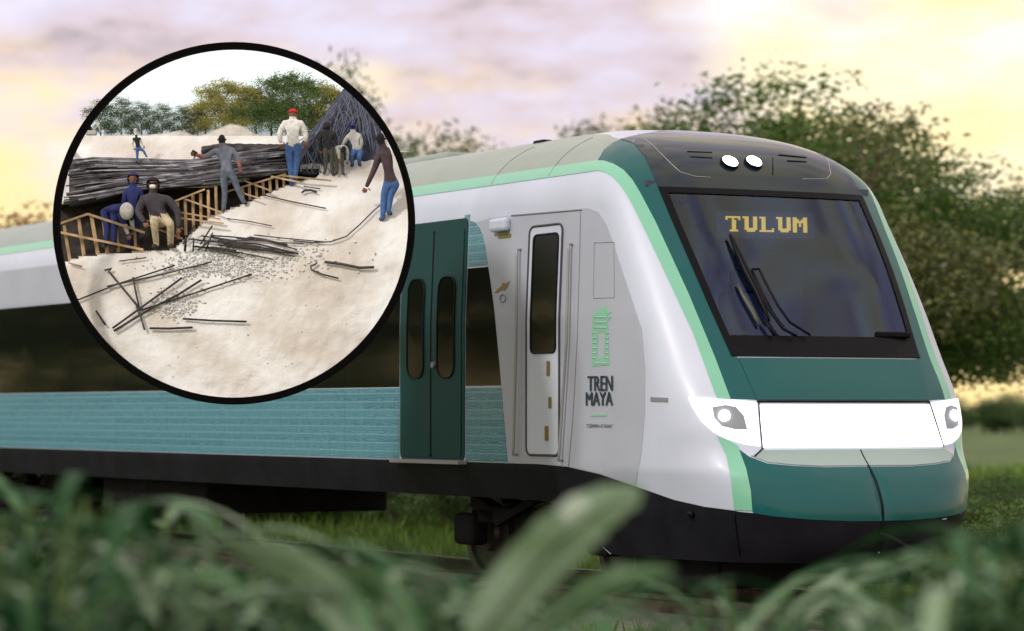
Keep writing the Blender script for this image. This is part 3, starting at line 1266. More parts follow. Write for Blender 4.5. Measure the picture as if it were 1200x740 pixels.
# roof seams and gear
for px_ in (573,):
    c = hit(px_, 185)
    seam_a = c[0]
for xx in (pix_x(573, 3.6), pix_x(640, 3.6), -9.0, -13.0):
    q = [('p', 1 + xf(3.66) - Lc(3.66) - xx, 3.66)]
    pl_ = []
    for j in range(12):
        z = 3.66 + 0.36 * j / 11
        pl_.append((1 + xf(z) - Lc(z) - xx, z))
    tube('roof_seam', surf3(pl_, 0.006), 0.004, m_fine, train, 5)
bm = bmesh.new()
box(bm, (-8.2, 0.2, 4.14), (2.6, 1.2, 0.14), bev=0.05)
bm_obj('air_conditioner', bm, m_roof, train)
bm = bmesh.new()
box(bm, (-13.5, 0.1, 4.14), (3.4, 1.2, 0.14), bev=0.05)
bm_obj('air_conditioner', bm, m_roof, train)
bm = bmesh.new()
box(bm, (-4.55, -.6, 4.085), (0.2, 0.12, 0.08), bev=0.02)
bm_obj('roof_horn', bm, m_under, train)

# running gear: two bogies, nose deflector, coupler
def wheel_geo(c, r):
    g_ = Geo()
    v, f = [], []
    profw = [(0.0, -.07), (r * .35, -.07), (r * .42, -.03), (r * .8, -.02), (r * .84, -.065), (r, -.065), (r * 1.0, .05), (r * 1.06, .055), (r * 1.06, .085), (0.0, .085)]
    n = 32
    for k_ in range(n):
        an = 2 * math.pi * k_ / n
        for (rr_, yy_) in profw:
            v.append((c[0] + rr_ * math.cos(an), c[1] + yy_ * c[3], c[2] + rr_ * math.sin(an)))
    m_ = len(profw)
    for k_ in range(n):
        k2 = (k_ + 1) % n
        for j in range(m_ - 1):
            f.append((k_ * m_ + j, k_ * m_ + j + 1, k2 * m_ + j + 1, k2 * m_ + j))
    g_.add(v, f)
    return g_


m_wheel = mat('wheel_steel', (0.07, 0.065, 0.065), 0.45, 0.7, var=0.3, vscale=5)
for bx_ in (-3.95, -18.5):
    bm = bmesh.new()
    for sg in (-1, 1):
        box(bm, (bx_, sg * 1.02, .62), (2.0, .14, .16), bev=.03)
        for dx in (-1.25, 1.25):
            box(bm, (bx_ + dx, sg * 1.02, .47), (.42, .18, .30), bev=.05)
            bar(bm, (bx_ + dx * .55, sg * 1.02, .62), (bx_ + dx * .9, sg * 1.02, .75), .14, .12)
        box(bm, (bx_, sg * 1.05, .45), (.5, .12, .22), bev=.03)
        bar(bm, (bx_ - .5, sg * 1.14, .55), (bx_ + .45, sg * 1.14, .86), .07)
    box(bm, (bx_, 0, .6), (.5, 2.0, .2))
    bg = bm_obj('bogie', bm, m_under, train)
    for dx in (-1.25, 1.25):
        for sg in (-1, 1):
            wheel_geo((bx_ + dx, sg * .78, .43, sg * -1), .43).obj('wheel', m_wheel, bg, False)
        v, f = tube_geo([(bx_ + dx, -.8, .43), (bx_ + dx, .8, .43)], .085, 12)
        mesh_obj('axle', v, f, m_wheel, bg)
    for sg in (-1, 1):
        hx = []
        for q in range(50):
            an = q * .62
            hx.append((bx_ + .3 * sg + .085 * math.cos(an), -1.08, .62 + .006 * q))
        hx = [(x_, y_ + .085 * math.sin(i_ * .62), z_) for i_, (x_, y_, z_) in enumerate(hx)]
        tube('coil_spring', hx, .016, m_under, bg, 6)
bm = bmesh.new()
box(bm, (-.95, 0, .27), (.12, 1.9, .3), bev=.02)
bar(bm, (-.95, -.95, .27), (-2.0, -1.1, .27), .06, .3)
bar(bm, (-.95, .95, .27), (-2.0, 1.1, .27), .06, .3)
bm_obj('rail_guard', bm, m_under, train)
for c_, s_ in (((-1.8, 0, .5), (1.6, 2.0, .3)), ((-12.9, 0, .62), (3.2, 2.3, .38))):
    bm = bmesh.new()
    box(bm, c_, s_, bev=.04)
    bm_obj('equipment_case', bm, m_under, train)
tube('coupler_bar', [TMI @ P(1033, 626, 24.1), TMI @ P(1050, 633, 23.95), TMI @ P(1064, 642, 23.9)], .018, m_under, train)
for (cx_, cy_) in ((713, 571), (811, 602)):
    c = hit(cx_, cy_)
    bm = bmesh.new()
    bmesh.ops.create_uvsphere(bm, u_segments=10, v_segments=6, radius=.035)
    o = bm_obj('tow_eye', bm, m_frame, train, True)
    o.location = S(*c) + SN(*c) * .01

# body shell with the windscreen opening left out
keep, km, slots = [], [], [m_white]
for fi, q in enumerate(sf):
    a, z = fcen[fi]
    if abs(a) < 1 and 1.9 < z < 3.7 and inside((a, z), hole_pl):
        continue
    keep.append(q)
    mm = shell_mat.get(fi, m_white)
    if mm in (m_light, m_head, m_chrome):
        mm = m_white
    if mm not in slots:
        slots.append(mm)
    km.append(slots.index(mm))
body = mesh_obj('body', sv, keep, m_white, train, smooth=True, mats=slots, fmat=km)
# ------------------------------------------------------------------ round display with a model building site, hung from a mast arm
DY = 24.2                       # distance of the ring; pixel size there is DY / F
CX, CY, RO, RI = 273.5, 261.5, 212.0, 204.6
K = DY / F
m_ring = mat('ring_black', (0.003, 0.003, 0.003), 0.9, spec=0.05)
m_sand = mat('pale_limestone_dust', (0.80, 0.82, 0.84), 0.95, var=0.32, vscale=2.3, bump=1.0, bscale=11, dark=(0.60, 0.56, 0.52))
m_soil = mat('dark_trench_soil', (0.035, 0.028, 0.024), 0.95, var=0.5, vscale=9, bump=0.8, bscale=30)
m_mound = mat('white_sand', (0.66, 0.64, 0.60), 0.95, var=0.25, vscale=5, bump=0.8, bscale=18)
m_board = mat('sky_board_added_glow', (0.75, 0.85, 0.92), 0.6, spec=0.1, emit=(0.82, 0.93, 1.0), estr=0.42)  # emission added to brighten the board; no lamp stands behind it
m_steel = mat('gantry_steel', (0.10, 0.10, 0.11), 0.6, 0.4)
m_bar = mat('rebar_steel', (0.060, 0.054, 0.060), 0.6, 0.4, var=0.4, vscale=14, objvar=0.35)
m_bar2 = mat('rebar_blue_grey', (0.12, 0.125, 0.155), 0.6, 0.3, var=0.5, vscale=11, objvar=0.5)
m_wood = mat('formwork_timber', (0.48, 0.34, 0.20), 0.85, var=0.35, vscale=10, objvar=0.2)
m_rub = mat('broken_limestone', (0.86, 0.89, 0.92), 0.95, var=0.3, vscale=20, objvar=0.2)

GW = spline([(60, 1.52), (140, 1.38), (160, 1.28), (200, 1.0), (250, 0.66), (300, 0.45), (400, 0.2), (480, 0.06)])


def gy(px, py):
    n = noise.noise(Vector((px * .03, py * .03, 1.7))) * 0.016 + noise.noise(Vector((px * .09, py * .1, 4.7))) * 0.007
    return DY + GW(py) + n * (1 if py < 465 else 0.3)


def G(px, py, lift=0.0):
    """a point on the model's ground, lifted towards the viewer's up by lift pixels"""
    return P(px, py, gy(px, py)) + Vector((0, 0, lift * K))


site = empty('display_board', (P(273, 483, 40.5).x, 40.5, 0), 0,
             'large black ringed round display holding a raked model of a building site', 'display')
SI = Matrix.Translation(-Vector(site.location))


def sobj(o):
    """keep a part where it was built, under the display"""
    o.parent = site
    o.matrix_parent_inverse = SI
    return o


# ring
rv, rf = [], []
n = 128
for k in range(n):
    an = 2 * math.pi * k / n
    for (rr, dy) in ((RO, 0), (RI, 0), (RI, .10), (RO, .10), (RO + 1, .05)):
        p = P(CX + rr * math.cos(an), CY + rr * math.sin(an), DY)
        rv.append(p + Vector((0, dy, 0)))
for k in range(n):
    k2 = (k + 1) % n
    for j in range(5):
        j2 = (j + 1) % 5
        rf.append((k * 5 + j, k * 5 + j2, k2 * 5 + j2, k2 * 5 + j))
sobj(mesh_obj('frame_ring', rv, rf, m_ring))

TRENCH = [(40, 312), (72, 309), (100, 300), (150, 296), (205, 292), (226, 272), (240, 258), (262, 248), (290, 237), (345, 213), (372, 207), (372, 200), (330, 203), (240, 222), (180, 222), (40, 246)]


def chord(py, r):
    d = r * r - (py - CY) ** 2
    return math.sqrt(d) if d > 0 else 0


rows = [470 - 3.2 * i for i in range(98)]
NC = 110
tv, tf, tm = [], [], []
back = []
for py in rows:
    c = max(chord(py, 207.5), 4)
    for i in range(NC + 1):
        px = CX - c + 2 * c * i / NC
        y = gy(px, py)
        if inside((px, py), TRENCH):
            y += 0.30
        tv.append(P(px, py, y))
        back.append(P(px, py, DY + GW(py) + 0.42 - 0.3 * (py > 330)))
for j in range(len(rows) - 1):
    for i in range(NC):
        a = j * (NC + 1) + i
        q = (a, a + 1, a + NC + 2, a + NC + 1)
        tf.append(q)
        c = max(chord(rows[j], 207.5), 4)
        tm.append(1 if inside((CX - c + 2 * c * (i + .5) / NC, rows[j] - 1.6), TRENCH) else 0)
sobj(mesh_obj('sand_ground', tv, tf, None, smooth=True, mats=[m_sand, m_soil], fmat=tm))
nv = len(tv)
bf = [tuple(reversed(q)) for q in tf]
edge = [i for i in range(NC + 1)] + [j * (NC + 1) + NC for j in range(1, len(rows))] + [(len(rows) - 1) * (NC + 1) + i for i in range(NC - 1, -1, -1)] + [j * (NC + 1) for j in range(len(rows) - 2, 0, -1)]
cv = back + [tv[i] + Vector((0, .004, 0)) for i in edge]
ne = len(edge)
cf = bf + [(edge[i], edge[(i + 1) % ne], nv + (i + 1) % ne, nv + i) for i in range(ne)]
sobj(mesh_obj('case', cv, cf, m_ring))
# sky board with an added glow behind the model trees
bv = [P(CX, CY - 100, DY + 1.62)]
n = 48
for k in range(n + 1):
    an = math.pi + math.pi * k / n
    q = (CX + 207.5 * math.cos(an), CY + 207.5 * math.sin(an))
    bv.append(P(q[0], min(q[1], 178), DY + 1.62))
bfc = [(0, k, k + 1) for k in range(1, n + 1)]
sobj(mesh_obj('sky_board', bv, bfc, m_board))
for an in (204, 336):
    q = (CX + 208 * math.cos(R(an)), CY + 208 * math.sin(R(an)))
    me = bmesh.new()
    bar(me, P(q[0], q[1], DY + .08), P(q[0], q[1], DY + 1.62), .03)
    sobj(bm_obj('tie_rod', me, m_ring))
# arm over the train to a mast on the far side of the track
A0 = P(273, 205, DY + 1.35)
A1 = Vector((site.location.x, 40.5, 4.95))
Am = P(273, 172, 30.0)
for a, b_ in ((A0, Am), (Am, A1)):
    me = bmesh.new()
    bar(me, a, b_, .16, .2)
    sobj(bm_obj('arm', me, m_steel))
me = bmesh.new()
bar(me, (site.location.x, 40.5, 0.02), (site.location.x, 40.5, 5.05), .28, .28)
sobj(bm_obj('mast', me, m_steel))

# ---- sand mounds (heaped parts of the model ground)
def mound(name, top, base, dep, bulge, m, nx=36, ny=10):
    """heap with a skyline top [(px, py)...] and foot rows base(px)"""
    v, f = [], []
    x0, x1 = top[0][0], top[-1][0]
    for i in range(nx + 1):
        px = x0 + (x1 - x0) * i / nx
        yt = interp(px, top) + 1.0 * noise.noise(Vector((px * .2, 3.3, 0)))
        yb = base(px)
        for j in range(ny + 1):
            t_ = j / ny
            py = yb + (yt - yb) * t_
            d = dep(px, py) - bulge * math.sin(math.pi * min(1, t_ * .9 + .08)) + .02 * noise.noise(Vector((px * .1, py * .15, 8)))
            v.append(P(px, py, d))
    for i in range(nx):
        for j in range(ny):
            a = i * (ny + 1) + j
            f.append((a, a + ny + 1, a + ny + 2, a + 1))
    o = mesh_obj(name, v, f, m, smooth=True)
    md = o.modifiers.new('body', 'SOLIDIFY')
    md.thickness = 0.05
    md.offset = -1
    return o


o = sobj(mound('sand_mound', [(97, 163), (112, 160), (140, 158), (170, 159), (198, 156), (210, 153), (222, 156), (234, 163), (244, 172)], lambda x: 193 if x > 110 else 180, lambda x, y: DY + 1.30 + (193 - y) * .002, .12, m_mound))
o = sobj(mound('sand_mound', [(228, 163), (246, 155), (262, 148), (273, 144), (285, 148), (300, 157), (322, 164), (345, 166)], lambda x: 176, lambda x, y: DY + 1.40 + (176 - y) * .002, .10, m_mound))

# ---- rebar stack of long bars, and the tangled mesh heap
rng = random.Random(11)
stack = empty('rebar_stack', G(150, 246), 0, 'long stack of dark steel reinforcing bars behind the timber trench', 'rebar stack')
STI = Matrix.Translation(-Vector(stack.location))


def child_at(o, par):
    o.parent = par
    o.matrix_parent_inverse = Matrix.Translation(-Vector(par.location))
    return o


BOT = [(60, 243), (100, 236), (160, 223), (205, 219), (260, 212), (330, 203), (352, 200)]
TOP = [(60, 190), (110, 184), (160, 187), (220, 190), (260, 184), (330, 176), (352, 178)]
core = mound('bar_core', [(81, 188), (120, 186), (200, 190), (260, 186), (330, 180), (352, 182)], lambda x: interp(x, BOT), lambda x, y: DY + GW(y) - .03, .05, m_bar)
child_at(core, stack)
m_bar3 = mat('rebar_pale', (0.27, 0.275, 0.32), 0.55, 0.2, var=0.5, vscale=11, objvar=0.4)
for i in range(96):
    t_ = i / 95
    xl = rng.uniform(66, 150) if rng.random() < .8 else rng.uniform(150, 230)
    yq = interp(xl, BOT) + (interp(xl, TOP) - interp(xl, BOT)) * t_
    xl = max(xl, CX - chord(yq, 202) + 1)
    xr = min(rng.uniform(240, 350), 348)
    tl = rng.uniform(-6, 6)
    ph = rng.uniform(0, 6)
    n_ = 8
    pts = []
    for j in range(n_):
        u = j / (n_ - 1)
        px = xl + (xr - xl) * u
        yy = interp(px, BOT) + (interp(px, TOP) - interp(px, BOT)) * t_ + tl * (u - .5) + 1.6 * math.sin(u * 3 + ph)
        pts.append(P(px, yy, DY + GW(yy) - .10 + rng.uniform(-.012, .012)))
    child_at(tube('bar', pts, rng.uniform(.005, .0100), rng.choice([m_bar, m_bar2, m_bar3, m_bar3]), None, 5), stack)
# low dark block at the foot of the second mound
child_at(mound('bar_core', [(236, 172), (260, 168), (300, 169), (335, 169)], lambda x: 181, lambda x, y: DY + 1.13, .03, m_bar), stack)

heap = empty('mesh_heap', G(395, 205), 0, 'dark sloping heap of tangled reinforcing mesh behind the black jacketed worker', 'rebar heap')
m_heap2 = mat('mesh_wire_blue', (0.11, 0.125, 0.19), 0.7, objvar=0.5)
m_heap = mat('mesh_heap_grey', (0.06, 0.07, 0.115), 0.8, var=0.6, vscale=16, bump=1.0, bscale=60)
child_at(mound('heap_core', [(340, 186), (352, 168), (368, 150), (385, 128), (398, 110), (408, 98), (420, 108), (436, 130), (446, 150), (452, 175)], lambda x: 205 - abs(x - 390) * .05, lambda x, y: DY + 1.07 + (205 - y) * .0033, .07, m_heap), heap)
for i in range(90):
    a = rng.uniform(345, 440)
    t0 = interp(a, [(340, 186), (368, 150), (408, 98), (436, 130), (452, 175)])
    b_ = a - rng.uniform(10, 45) if i % 2 else a + rng.uniform(4, 22)
    py0 = t0 + rng.uniform(4, 12)
    py1 = min(204, py0 + rng.uniform(25, 70))
    b_ = min(max(b_, 343), CX + chord(py1, 200))
    pts = []
    for j in range(5):
        u = j / 4
        px, py = a + (b_ - a) * u, py0 + (py1 - py0) * u + 5 * math.sin(u * 3.1) * rng.uniform(-1, 1)
        pts.append(P(px, py, DY + 0.985 + (205 - py) * .0033 - .03 * math.sin(u * 3)))
    child_at(tube('bar', pts, .0035, m_heap2, None, 4), heap)

# ---- timber formwork along the trench
def frame_thing(label, rails, posts, dep):
    fw = empty('timber_formwork', P(rails[0][0], rails[0][1], dep(*rails[0][:2])), 0, label, 'formwork')
    for (x0, y0, x1, y1, w) in rails:
        me = bmesh.new()
        bar(me, P(x0, y0, dep(x0, y0)), P(x1, y1, dep(x1, y1)), w * K, w * K * .7)
        child_at(bm_obj('rail', me, m_wood), fw)
    for (x0, y0, x1, y1, w) in posts:
        me = bmesh.new()
        d = dep(x0, y0) + .025
        bar(me, P(x0, y0, d), P(x1, y1, d + .02), w * K, w * K * .7)
        child_at(bm_obj('post', me, m_wood), fw)
    return fw


def dfront(x, y):
    return DY + .50 + (300 - min(y, 300)) * .0012


frame_thing('timber slat frame in the trench beside the masked crouching worker',
            [(68, 263, 103, 251, 3.6), (103, 251, 170, 273, 4.2), (68, 272, 168, 293, 4.0), (168, 262, 214, 280, 3.2)],
            [(75, 264, 82, 306, 4), (92, 257, 99, 303, 4.5), (107, 253, 115, 300, 5), (121, 258, 126, 298, 4), (135, 262, 139, 296, 4), (158, 268, 159, 292, 3)], dfront)
frame_thing('timber slat frame lining the trench below the rebar stack',
            [(205, 236, 240, 222, 3), (213, 232, 262, 250, 2.6), (205, 248, 258, 257, 2.6), (212, 256, 262, 262, 2.4)],
            [(x, 238 - (x - 205) * .38 + rng.uniform(-1, 1), x + 1, 282 - (x - 205) * .5, 3.2) for x in (208, 217, 226, 235, 244, 253)], lambda x, y: DY + min(.68, GW(y) - .10))
frame_thing('timber slat frame lining the trench under the red capped worker',
            [(262, 226, 335, 204, 3), (286, 212, 318, 224, 2.6), (280, 225, 305, 233, 2.4), (318, 207, 352, 214, 3), (330, 206, 388, 212, 3)],
            [(x, 226 - (x - 262) * .27, x + 1, 246 - (x - 262) * .38, 3) for x in (284, 292, 300, 308, 316, 324, 332)], lambda x, y: DY + GW(y) - .10)

# ---- loose bars on the dust
def loose(pts, w, label, name='steel_bar', m=None):
    dense = []
    for A, B in zip(pts, pts[1:]):
        kk = max(2, int(math.hypot(B[0] - A[0], B[1] - A[1]) / 14))
        dense += [(A[0] + (B[0] - A[0]) * j / kk, A[1] + (B[1] - A[1]) * j / kk) for j in range(kk)]
    dense.append(pts[-1])
    r = w * K * .40
    v3 = [G(x, y) + Vector((0, -.022 - r, .012)) for x, y in dense]
    return tag(tube(name, v3, r, m or m_bar, None, 6), label, 'steel bar' if name == 'steel_bar' else name.replace('_', ' '))


def c7(*p):
    return [(50 + x / 3.217, 250 + y / 3.217) for x, y in p]


def c8(*p):
    return [(260 + x / 3.217, 250 + y / 3.217) for x, y in p]


def c6(*p):
    return [(260 + x / 3.217, 40 + y / 3.217) for x, y in p]


loose(c7((130, 335), (280, 275), (500, 203)), 2.4, 'long thin bar reaching the ring edge, crossing the slanting bent bar')
loose(c7((243, 282), (440, 240), (640, 190)), 2.4, 'long thin bar lying just behind the bar that reaches the ring edge')
loose(c7((235, 222), (262, 215), (250, 225), (300, 285), (372, 372)), 3.0, 'bent bar with a hooked end slanting across two long bars')
loose(c7((343, 248), (352, 300), (368, 372)), 3.0, 'short upright bar leaning where several bars cross')
loose(c7((265, 440), (390, 350), (527, 250)), 3.2, 'rear bar of the crossed pair with a knotted end')
loose(c7((270, 450), (420, 360), (510, 315), (600, 258)), 3.4, 'front bar of the crossed pair with a knotted end')
loose(c7((370, 372), (560, 312), (790, 236)), 2.6, 'long bar running from the crossing towards the rubble')
loose(c7((355, 358), (372, 400), (386, 446)), 3.0, 'short bar stub pointing down from the crossing')
loose(c7((405, 440), (480, 441), (567, 437)), 3.4, 'short thick dark bar beside the bar stub')
loose(c7((530, 404), (640, 411), (770, 415)), 3.0, 'straight dark bar lying alone in front of the rubble')
loose(c7((203, 374), (238, 427)), 3.2, 'short stub of bar lying apart near the ring')
loose(c7((290, 187), (392, 174)), 1.8, 'thin straight bar in front of the crouching masked worker')
loose(c7((100, 193), (150, 208)), 2.6, 'small timber offcut at the end of the slat frame', 'timber_offcut', m_wood)
loose(c8((440, 252), (380, 237), (338, 220), (336, 206), (352, 200), (360, 192)), 2.6, 'bar bent into a hook in front of the twisted dark strap')
loose(c8((388, 190), (450, 198), (520, 212), (575, 210)), 4.2, 'twisted dark strap lying beside the hooked bar')
loose(c8((270, 110), (340, 117), (410, 114), (470, 94), (520, 50), (575, -5), (600, -25)), 2.0, 'thin hose curving up to the brown jacketed worker', 'hose')
loose(c6((303, 604), (312, 597), (335, 595), (358, 603)), 3.4, 'small hooked bar near the feet of the red capped worker')
loose(c6((150, 612), (270, 640), (393, 664)), 2.0, 'straight bar in front of the red capped worker')
loose(c6((310, 581), (372, 590)), 1.8, 'short thin bar just behind the small hooked bar')
loose(c6((20, 702), (110, 714), (190, 730)), 1.6, 'thin bar behind the scattered rod pile')
for i in range(20):
    x0 = rng.uniform(218, 300)
    y0 = 283 + rng.uniform(-6, 14)
    L = rng.uniform(30, 100)
    x1 = min(x0 + L, 384)
    loose([(x0, y0), ((x0 + x1) / 2, y0 + (x1 - x0) * .06 + rng.uniform(-2, 2)), (x1, y0 + (x1 - x0) * .13 + rng.uniform(-3, 4))], rng.uniform(1.6, 2.8),
          'thin dark bar in the scattered pile beyond the rubble')['group'] = 'scattered pile of bars'
for i in range(8):
    x0 = 208 + rng.uniform(0, 34)
    y0 = 288 + rng.uniform(-4, 8)
    o = tube('steel_bar', [G(x0, y0) + Vector((0, -.03, 0)), G(x0 + rng.uniform(-18, 22), y0 - rng.uniform(4, 22)) + Vector((0, -.10, .02))], .007, m_bar, None, 5)
    tag(o, 'thin bar end sticking up from the scattered pile by the trench', 'steel bar', 'upturned bar ends')

# ---- rubble
g = Geo()
for i in range(1500):
    if i < 1300:
        px, py = rng.gauss(262, 36), rng.gauss(310, 9)
        if i % 3 == 0:
            px, py = rng.gauss(205, 12), rng.gauss(357, 7)
    elif i < 1440:
        px, py = rng.gauss(350, 30), rng.gauss(300, 14)
    else:
        px, py = rng.uniform(110, 430), rng.uniform(300, 450)
    if not (px - CX) ** 2 + (py - CY) ** 2 < 195 ** 2 or inside((px, py), TRENCH):
        continue
    c = G(px, py) + Vector((0, -.008, 0))
    r = rng.uniform(.004, .016) * (1 if i < 1440 else .6)
    v = []
    for d in ((1, 0, 0), (-1, 0, 0), (0, 1, 0), (0, -1, 0), (0, 0, 1), (0, 0, -1)):
        v.append(c + Vector(d) * r * rng.uniform(.5, 1.3))
    g.add(v, [(0, 2, 4), (2, 1, 4), (1, 3, 4), (3, 0, 4), (2, 0, 5), (1, 2, 5), (3, 1, 5), (0, 3, 5)])
tag(g.obj('rubble', m_rub), 'broken pale limestone rubble strewn over the dust', 'rubble', kind='stuff')

# ---- workers
SKIN = (0.22, 0.10, 0.06)


def cloth(name, c):
    return mat(name, c, 0.9, var=0.25, vscale=25, bump=0.4, bscale=90)


m_skin = mat('worker_skin', SKIN, 0.6)
BONES = [('pelvis', 'waist', 0), ('waist', 'chest', 0), ('chest', 'neck', 0), ('neck', 'head', 3), ('head', 'crown', 3),
         ('chest', 'lsh', 0), ('lsh', 'lel', 1), ('lel', 'lha', 2), ('chest', 'rsh', 0), ('rsh', 'rel', 1), ('rel', 'rha', 2),
         ('pelvis', 'lhip', 4), ('lhip', 'lkn', 4), ('lkn', 'lft', 4), ('lft', 'lto', 5),
         ('pelvis', 'rhip', 4), ('rhip', 'rkn', 4), ('rkn', 'rft', 4), ('rft', 'rto', 5)]
RAD = dict(pelvis=.078, waist=.074, chest=.088, neck=.036, head=.05, crown=.05, lsh=.05, rsh=.05, lel=.036, rel=.036, lha=.024, rha=.024,
           lhip=.062, rhip=.062, lkn=.043, rkn=.043, lft=.031, rft=.031, lto=.026, rto=.026)


def person(label, H, J, Y, mats_, face=1, hood=None, cap=None, bulk=1.0, dz=None):
    """J: joint pixels (px, py[, depth in pixels, + = away]); H: standing height in pixels; face: +1 looks at the viewer, -1 away"""
    J = dict(J)
    dz = dz or {}

    def mid(a, b_, t_=.5):
        return tuple(J[a][i] + (J[b_][i] - J[a][i]) * t_ for i in range(2))
    J.setdefault('waist', mid('pelvis', 'chest', .45))
    J.setdefault('crown', (J['head'][0], J['head'][1] - .055 * H))
    J.setdefault('lhip', (J['pelvis'][0] - .055 * H, J['pelvis'][1] + .03 * H))
    J.setdefault('rhip', (J['pelvis'][0] + .055 * H, J['pelvis'][1] + .03 * H))
    for s in 'lr':
        f = J[s + 'ft']
        J.setdefault(s + 'to', (f[0] + (-.03 if s == 'l' else .03) * H, f[1] + .012 * H, -face * .07 * H))
    pos = {}
    for k_, v in J.items():
        d = v[2] if len(v) > 2 else dz.get(k_, 0)
        pos[k_] = P(v[0], v[1], Y) + Vector((0, d * K, 0))
    root = empty('person', (pos['lft'] + pos['rft']) / 2, 0, label, 'person')
    names = list(RAD.keys())
    idx = {n_: i for i, n_ in enumerate(names)}
    me = bpy.data.meshes.new('body')
    me.from_pydata([pos[n_] for n_ in names], [(idx[a], idx[b_]) for a, b_, c in BONES], [])
    o = bpy.data.objects.new('body', me)
    COL.objects.link(o)
    o.modifiers.new('skin', 'SKIN')
    for i, n_ in enumerate(names):
        r = RAD[n_] * H * K * bulk
        me.skin_vertices[0].data[i].radius = (r, r * (.78 if n_ in ('pelvis', 'waist', 'chest') else 1))
    me.skin_vertices[0].data[0].use_root = True
    sb = o.modifiers.new('sub', 'SUBSURF')
    sb.levels = sb.render_levels = 2
    bpy.context.view_layer.update()
    dg = bpy.context.evaluated_depsgraph_get()
    me2 = bpy.data.meshes.new_from_object(o.evaluated_get(dg))
    bpy.data.objects.remove(o)
    bmx = bmesh.new()
    bmx.from_mesh(me2)
    segs = [(pos[a], pos[b_], c) for a, b_, c in BONES]
    segr = [max(RAD[a], RAD[b_]) for a, b_, c in BONES]
    for f_ in bmx.faces:
        c = f_.calc_center_median()
        best = None
        for (a, b_, mi), rr in zip(segs, segr):
            ab = b_ - a
            u = max(0, min(1, (c - a).dot(ab) / max(ab.length_squared, 1e-9)))
            d = (c - a - ab * u).length - rr * H * K * .5
            if best is None or d < best[0]:
                best = (d, mi, u)
        mi = best[1]
        f_.material_index = mi
        f_.smooth = True
    # hands with separate fingers
    for s in 'lr':
        h_, e_ = pos[s + 'ha'], pos[s + 'el']
        d = (h_ - e_).normalized()
        x = d.cross(Vector((0, 1, 0)))
        x = x.normalized() if x.length > .1 else Vector((1, 0, 0))
        y = d.cross(x)
        u = H * K
        for q, (off, L) in enumerate(((-.018, .045), (-.006, .055), (.006, .052), (.018, .042), (.028, .034))):
            st = h_ + x * off * u + d * (.012 if q < 4 else -.004) * u
            en = st + (d * (1 if q < 4 else .5) + x * (off * 6 if q < 4 else .9)).normalized() * L * u
            kn = (st + en) / 2 - y * .006 * u
            v, f = tube_geo([st, kn, en - y * 0.004 * u], [.0085 * u, .008 * u, .006 * u], 6)
            base = [bmx.verts.new(p) for p in v]
            for ff_ in f:
                fc = bmx.faces.new([base[i] for i in ff_])
                fc.material_index = 6
                fc.smooth = True
    # face: eyes, nose, mouth on the side that looks out
    hc = (pos['head'] + pos['crown']) / 2
    fd = Vector((0, -1, 0)) * face
    u = H * K
    for (dx, dzz, r) in ((-.018, .008, .0075), (.018, .008, .0075), (0, -.008, .010), (0, -.028, .011)):
        q = hc + Vector((dx * u, 0, dzz * u)) + fd * .046 * u
        g_ = bmesh.ops.create_icosphere(bmx, subdivisions=1, radius=r * u, matrix=Matrix.Translation(q))
        for v_ in g_['verts']:
            for f_ in v_.link_faces:
                f_.material_index = 7 if abs(dx) > 0 else 3
    g_ = bmesh.ops.create_uvsphere(bmx, u_segments=14, v_segments=10, radius=1, matrix=Matrix.Translation(hc + Vector((0, 0, .004 * u))) @ Matrix.Diagonal((.047 * u, .055 * u, .064 * u, 1)))
    for v_ in g_['verts']:
        for f_ in v_.link_faces:
            f_.material_index = 3
            f_.smooth = True
    for sx in (-1, 1):
        q = hc + Vector((sx * .05 * u, 0, 0))
        g_ = bmesh.ops.create_icosphere(bmx, subdivisions=1, radius=.013 * u, matrix=Matrix.Translation(q))
        for v_ in g_['verts']:
            for f_ in v_.link_faces:
                f_.material_index = 3
    fmi = [f_.material_index for f_ in bmx.faces]
    bmx.to_mesh(me2)
    bmx.free()
    me2.materials.clear()
    for mm in mats_ + [m_skin, m_frame]:
        me2.materials.append(mm)
    me2.polygons.foreach_set('material_index', fmi)
    bo = bpy.data.objects.new('body', me2)
    COL.objects.link(bo)
    child_at(bo, root)
    up = (pos['crown'] - pos['neck']).normalized()

    def shell(name, m, r0, cut, squash=1.0, brim=0.0, low=-.2):
        b2 = bmesh.new()
        bmesh.ops.create_uvsphere(b2, u_segments=18, v_segments=12, radius=1)
        dele = [v_ for v_ in b2.verts if v_.co.z < low or (cut and v_.co.y * face < -.45 and v_.co.z < .45)]
        bmesh.ops.delete(b2, geom=dele, context='VERTS')
        for v_ in b2.verts:
            v_.co *= r0 * u
            v_.co.z *= squash
        if brim:
            mtx = Matrix.Translation(Vector((0, -face * r0 * u * .9, low * r0 * u + .01 * u))) @ Matrix.Diagonal((r0 * u * .8, r0 * u * .8, .006 * u, 1))
            bmesh.ops.create_cube(b2, size=1.5, matrix=mtx)
        o2 = bm_obj(name, b2, m, None, True)
        sol = o2.modifiers.new('thick', 'SOLIDIFY')
        sol.thickness = .008 * u
        rotq = up.to_track_quat('Z', 'Y')
        o2.location = hc
        for v_ in o2.data.vertices:
            pass
        o2.rotation_euler = (Vector((0, 0, 1)).rotation_difference(up)).to_euler()
        return child_at(o2, root)
    if hood:
        shell('hood', hood, .075, True, 1.1, low=-.85)
    if cap:
        shell('cap', cap, .066, False, 1.05, brim=1, low=.05)
    return root, pos, hc, u, fd


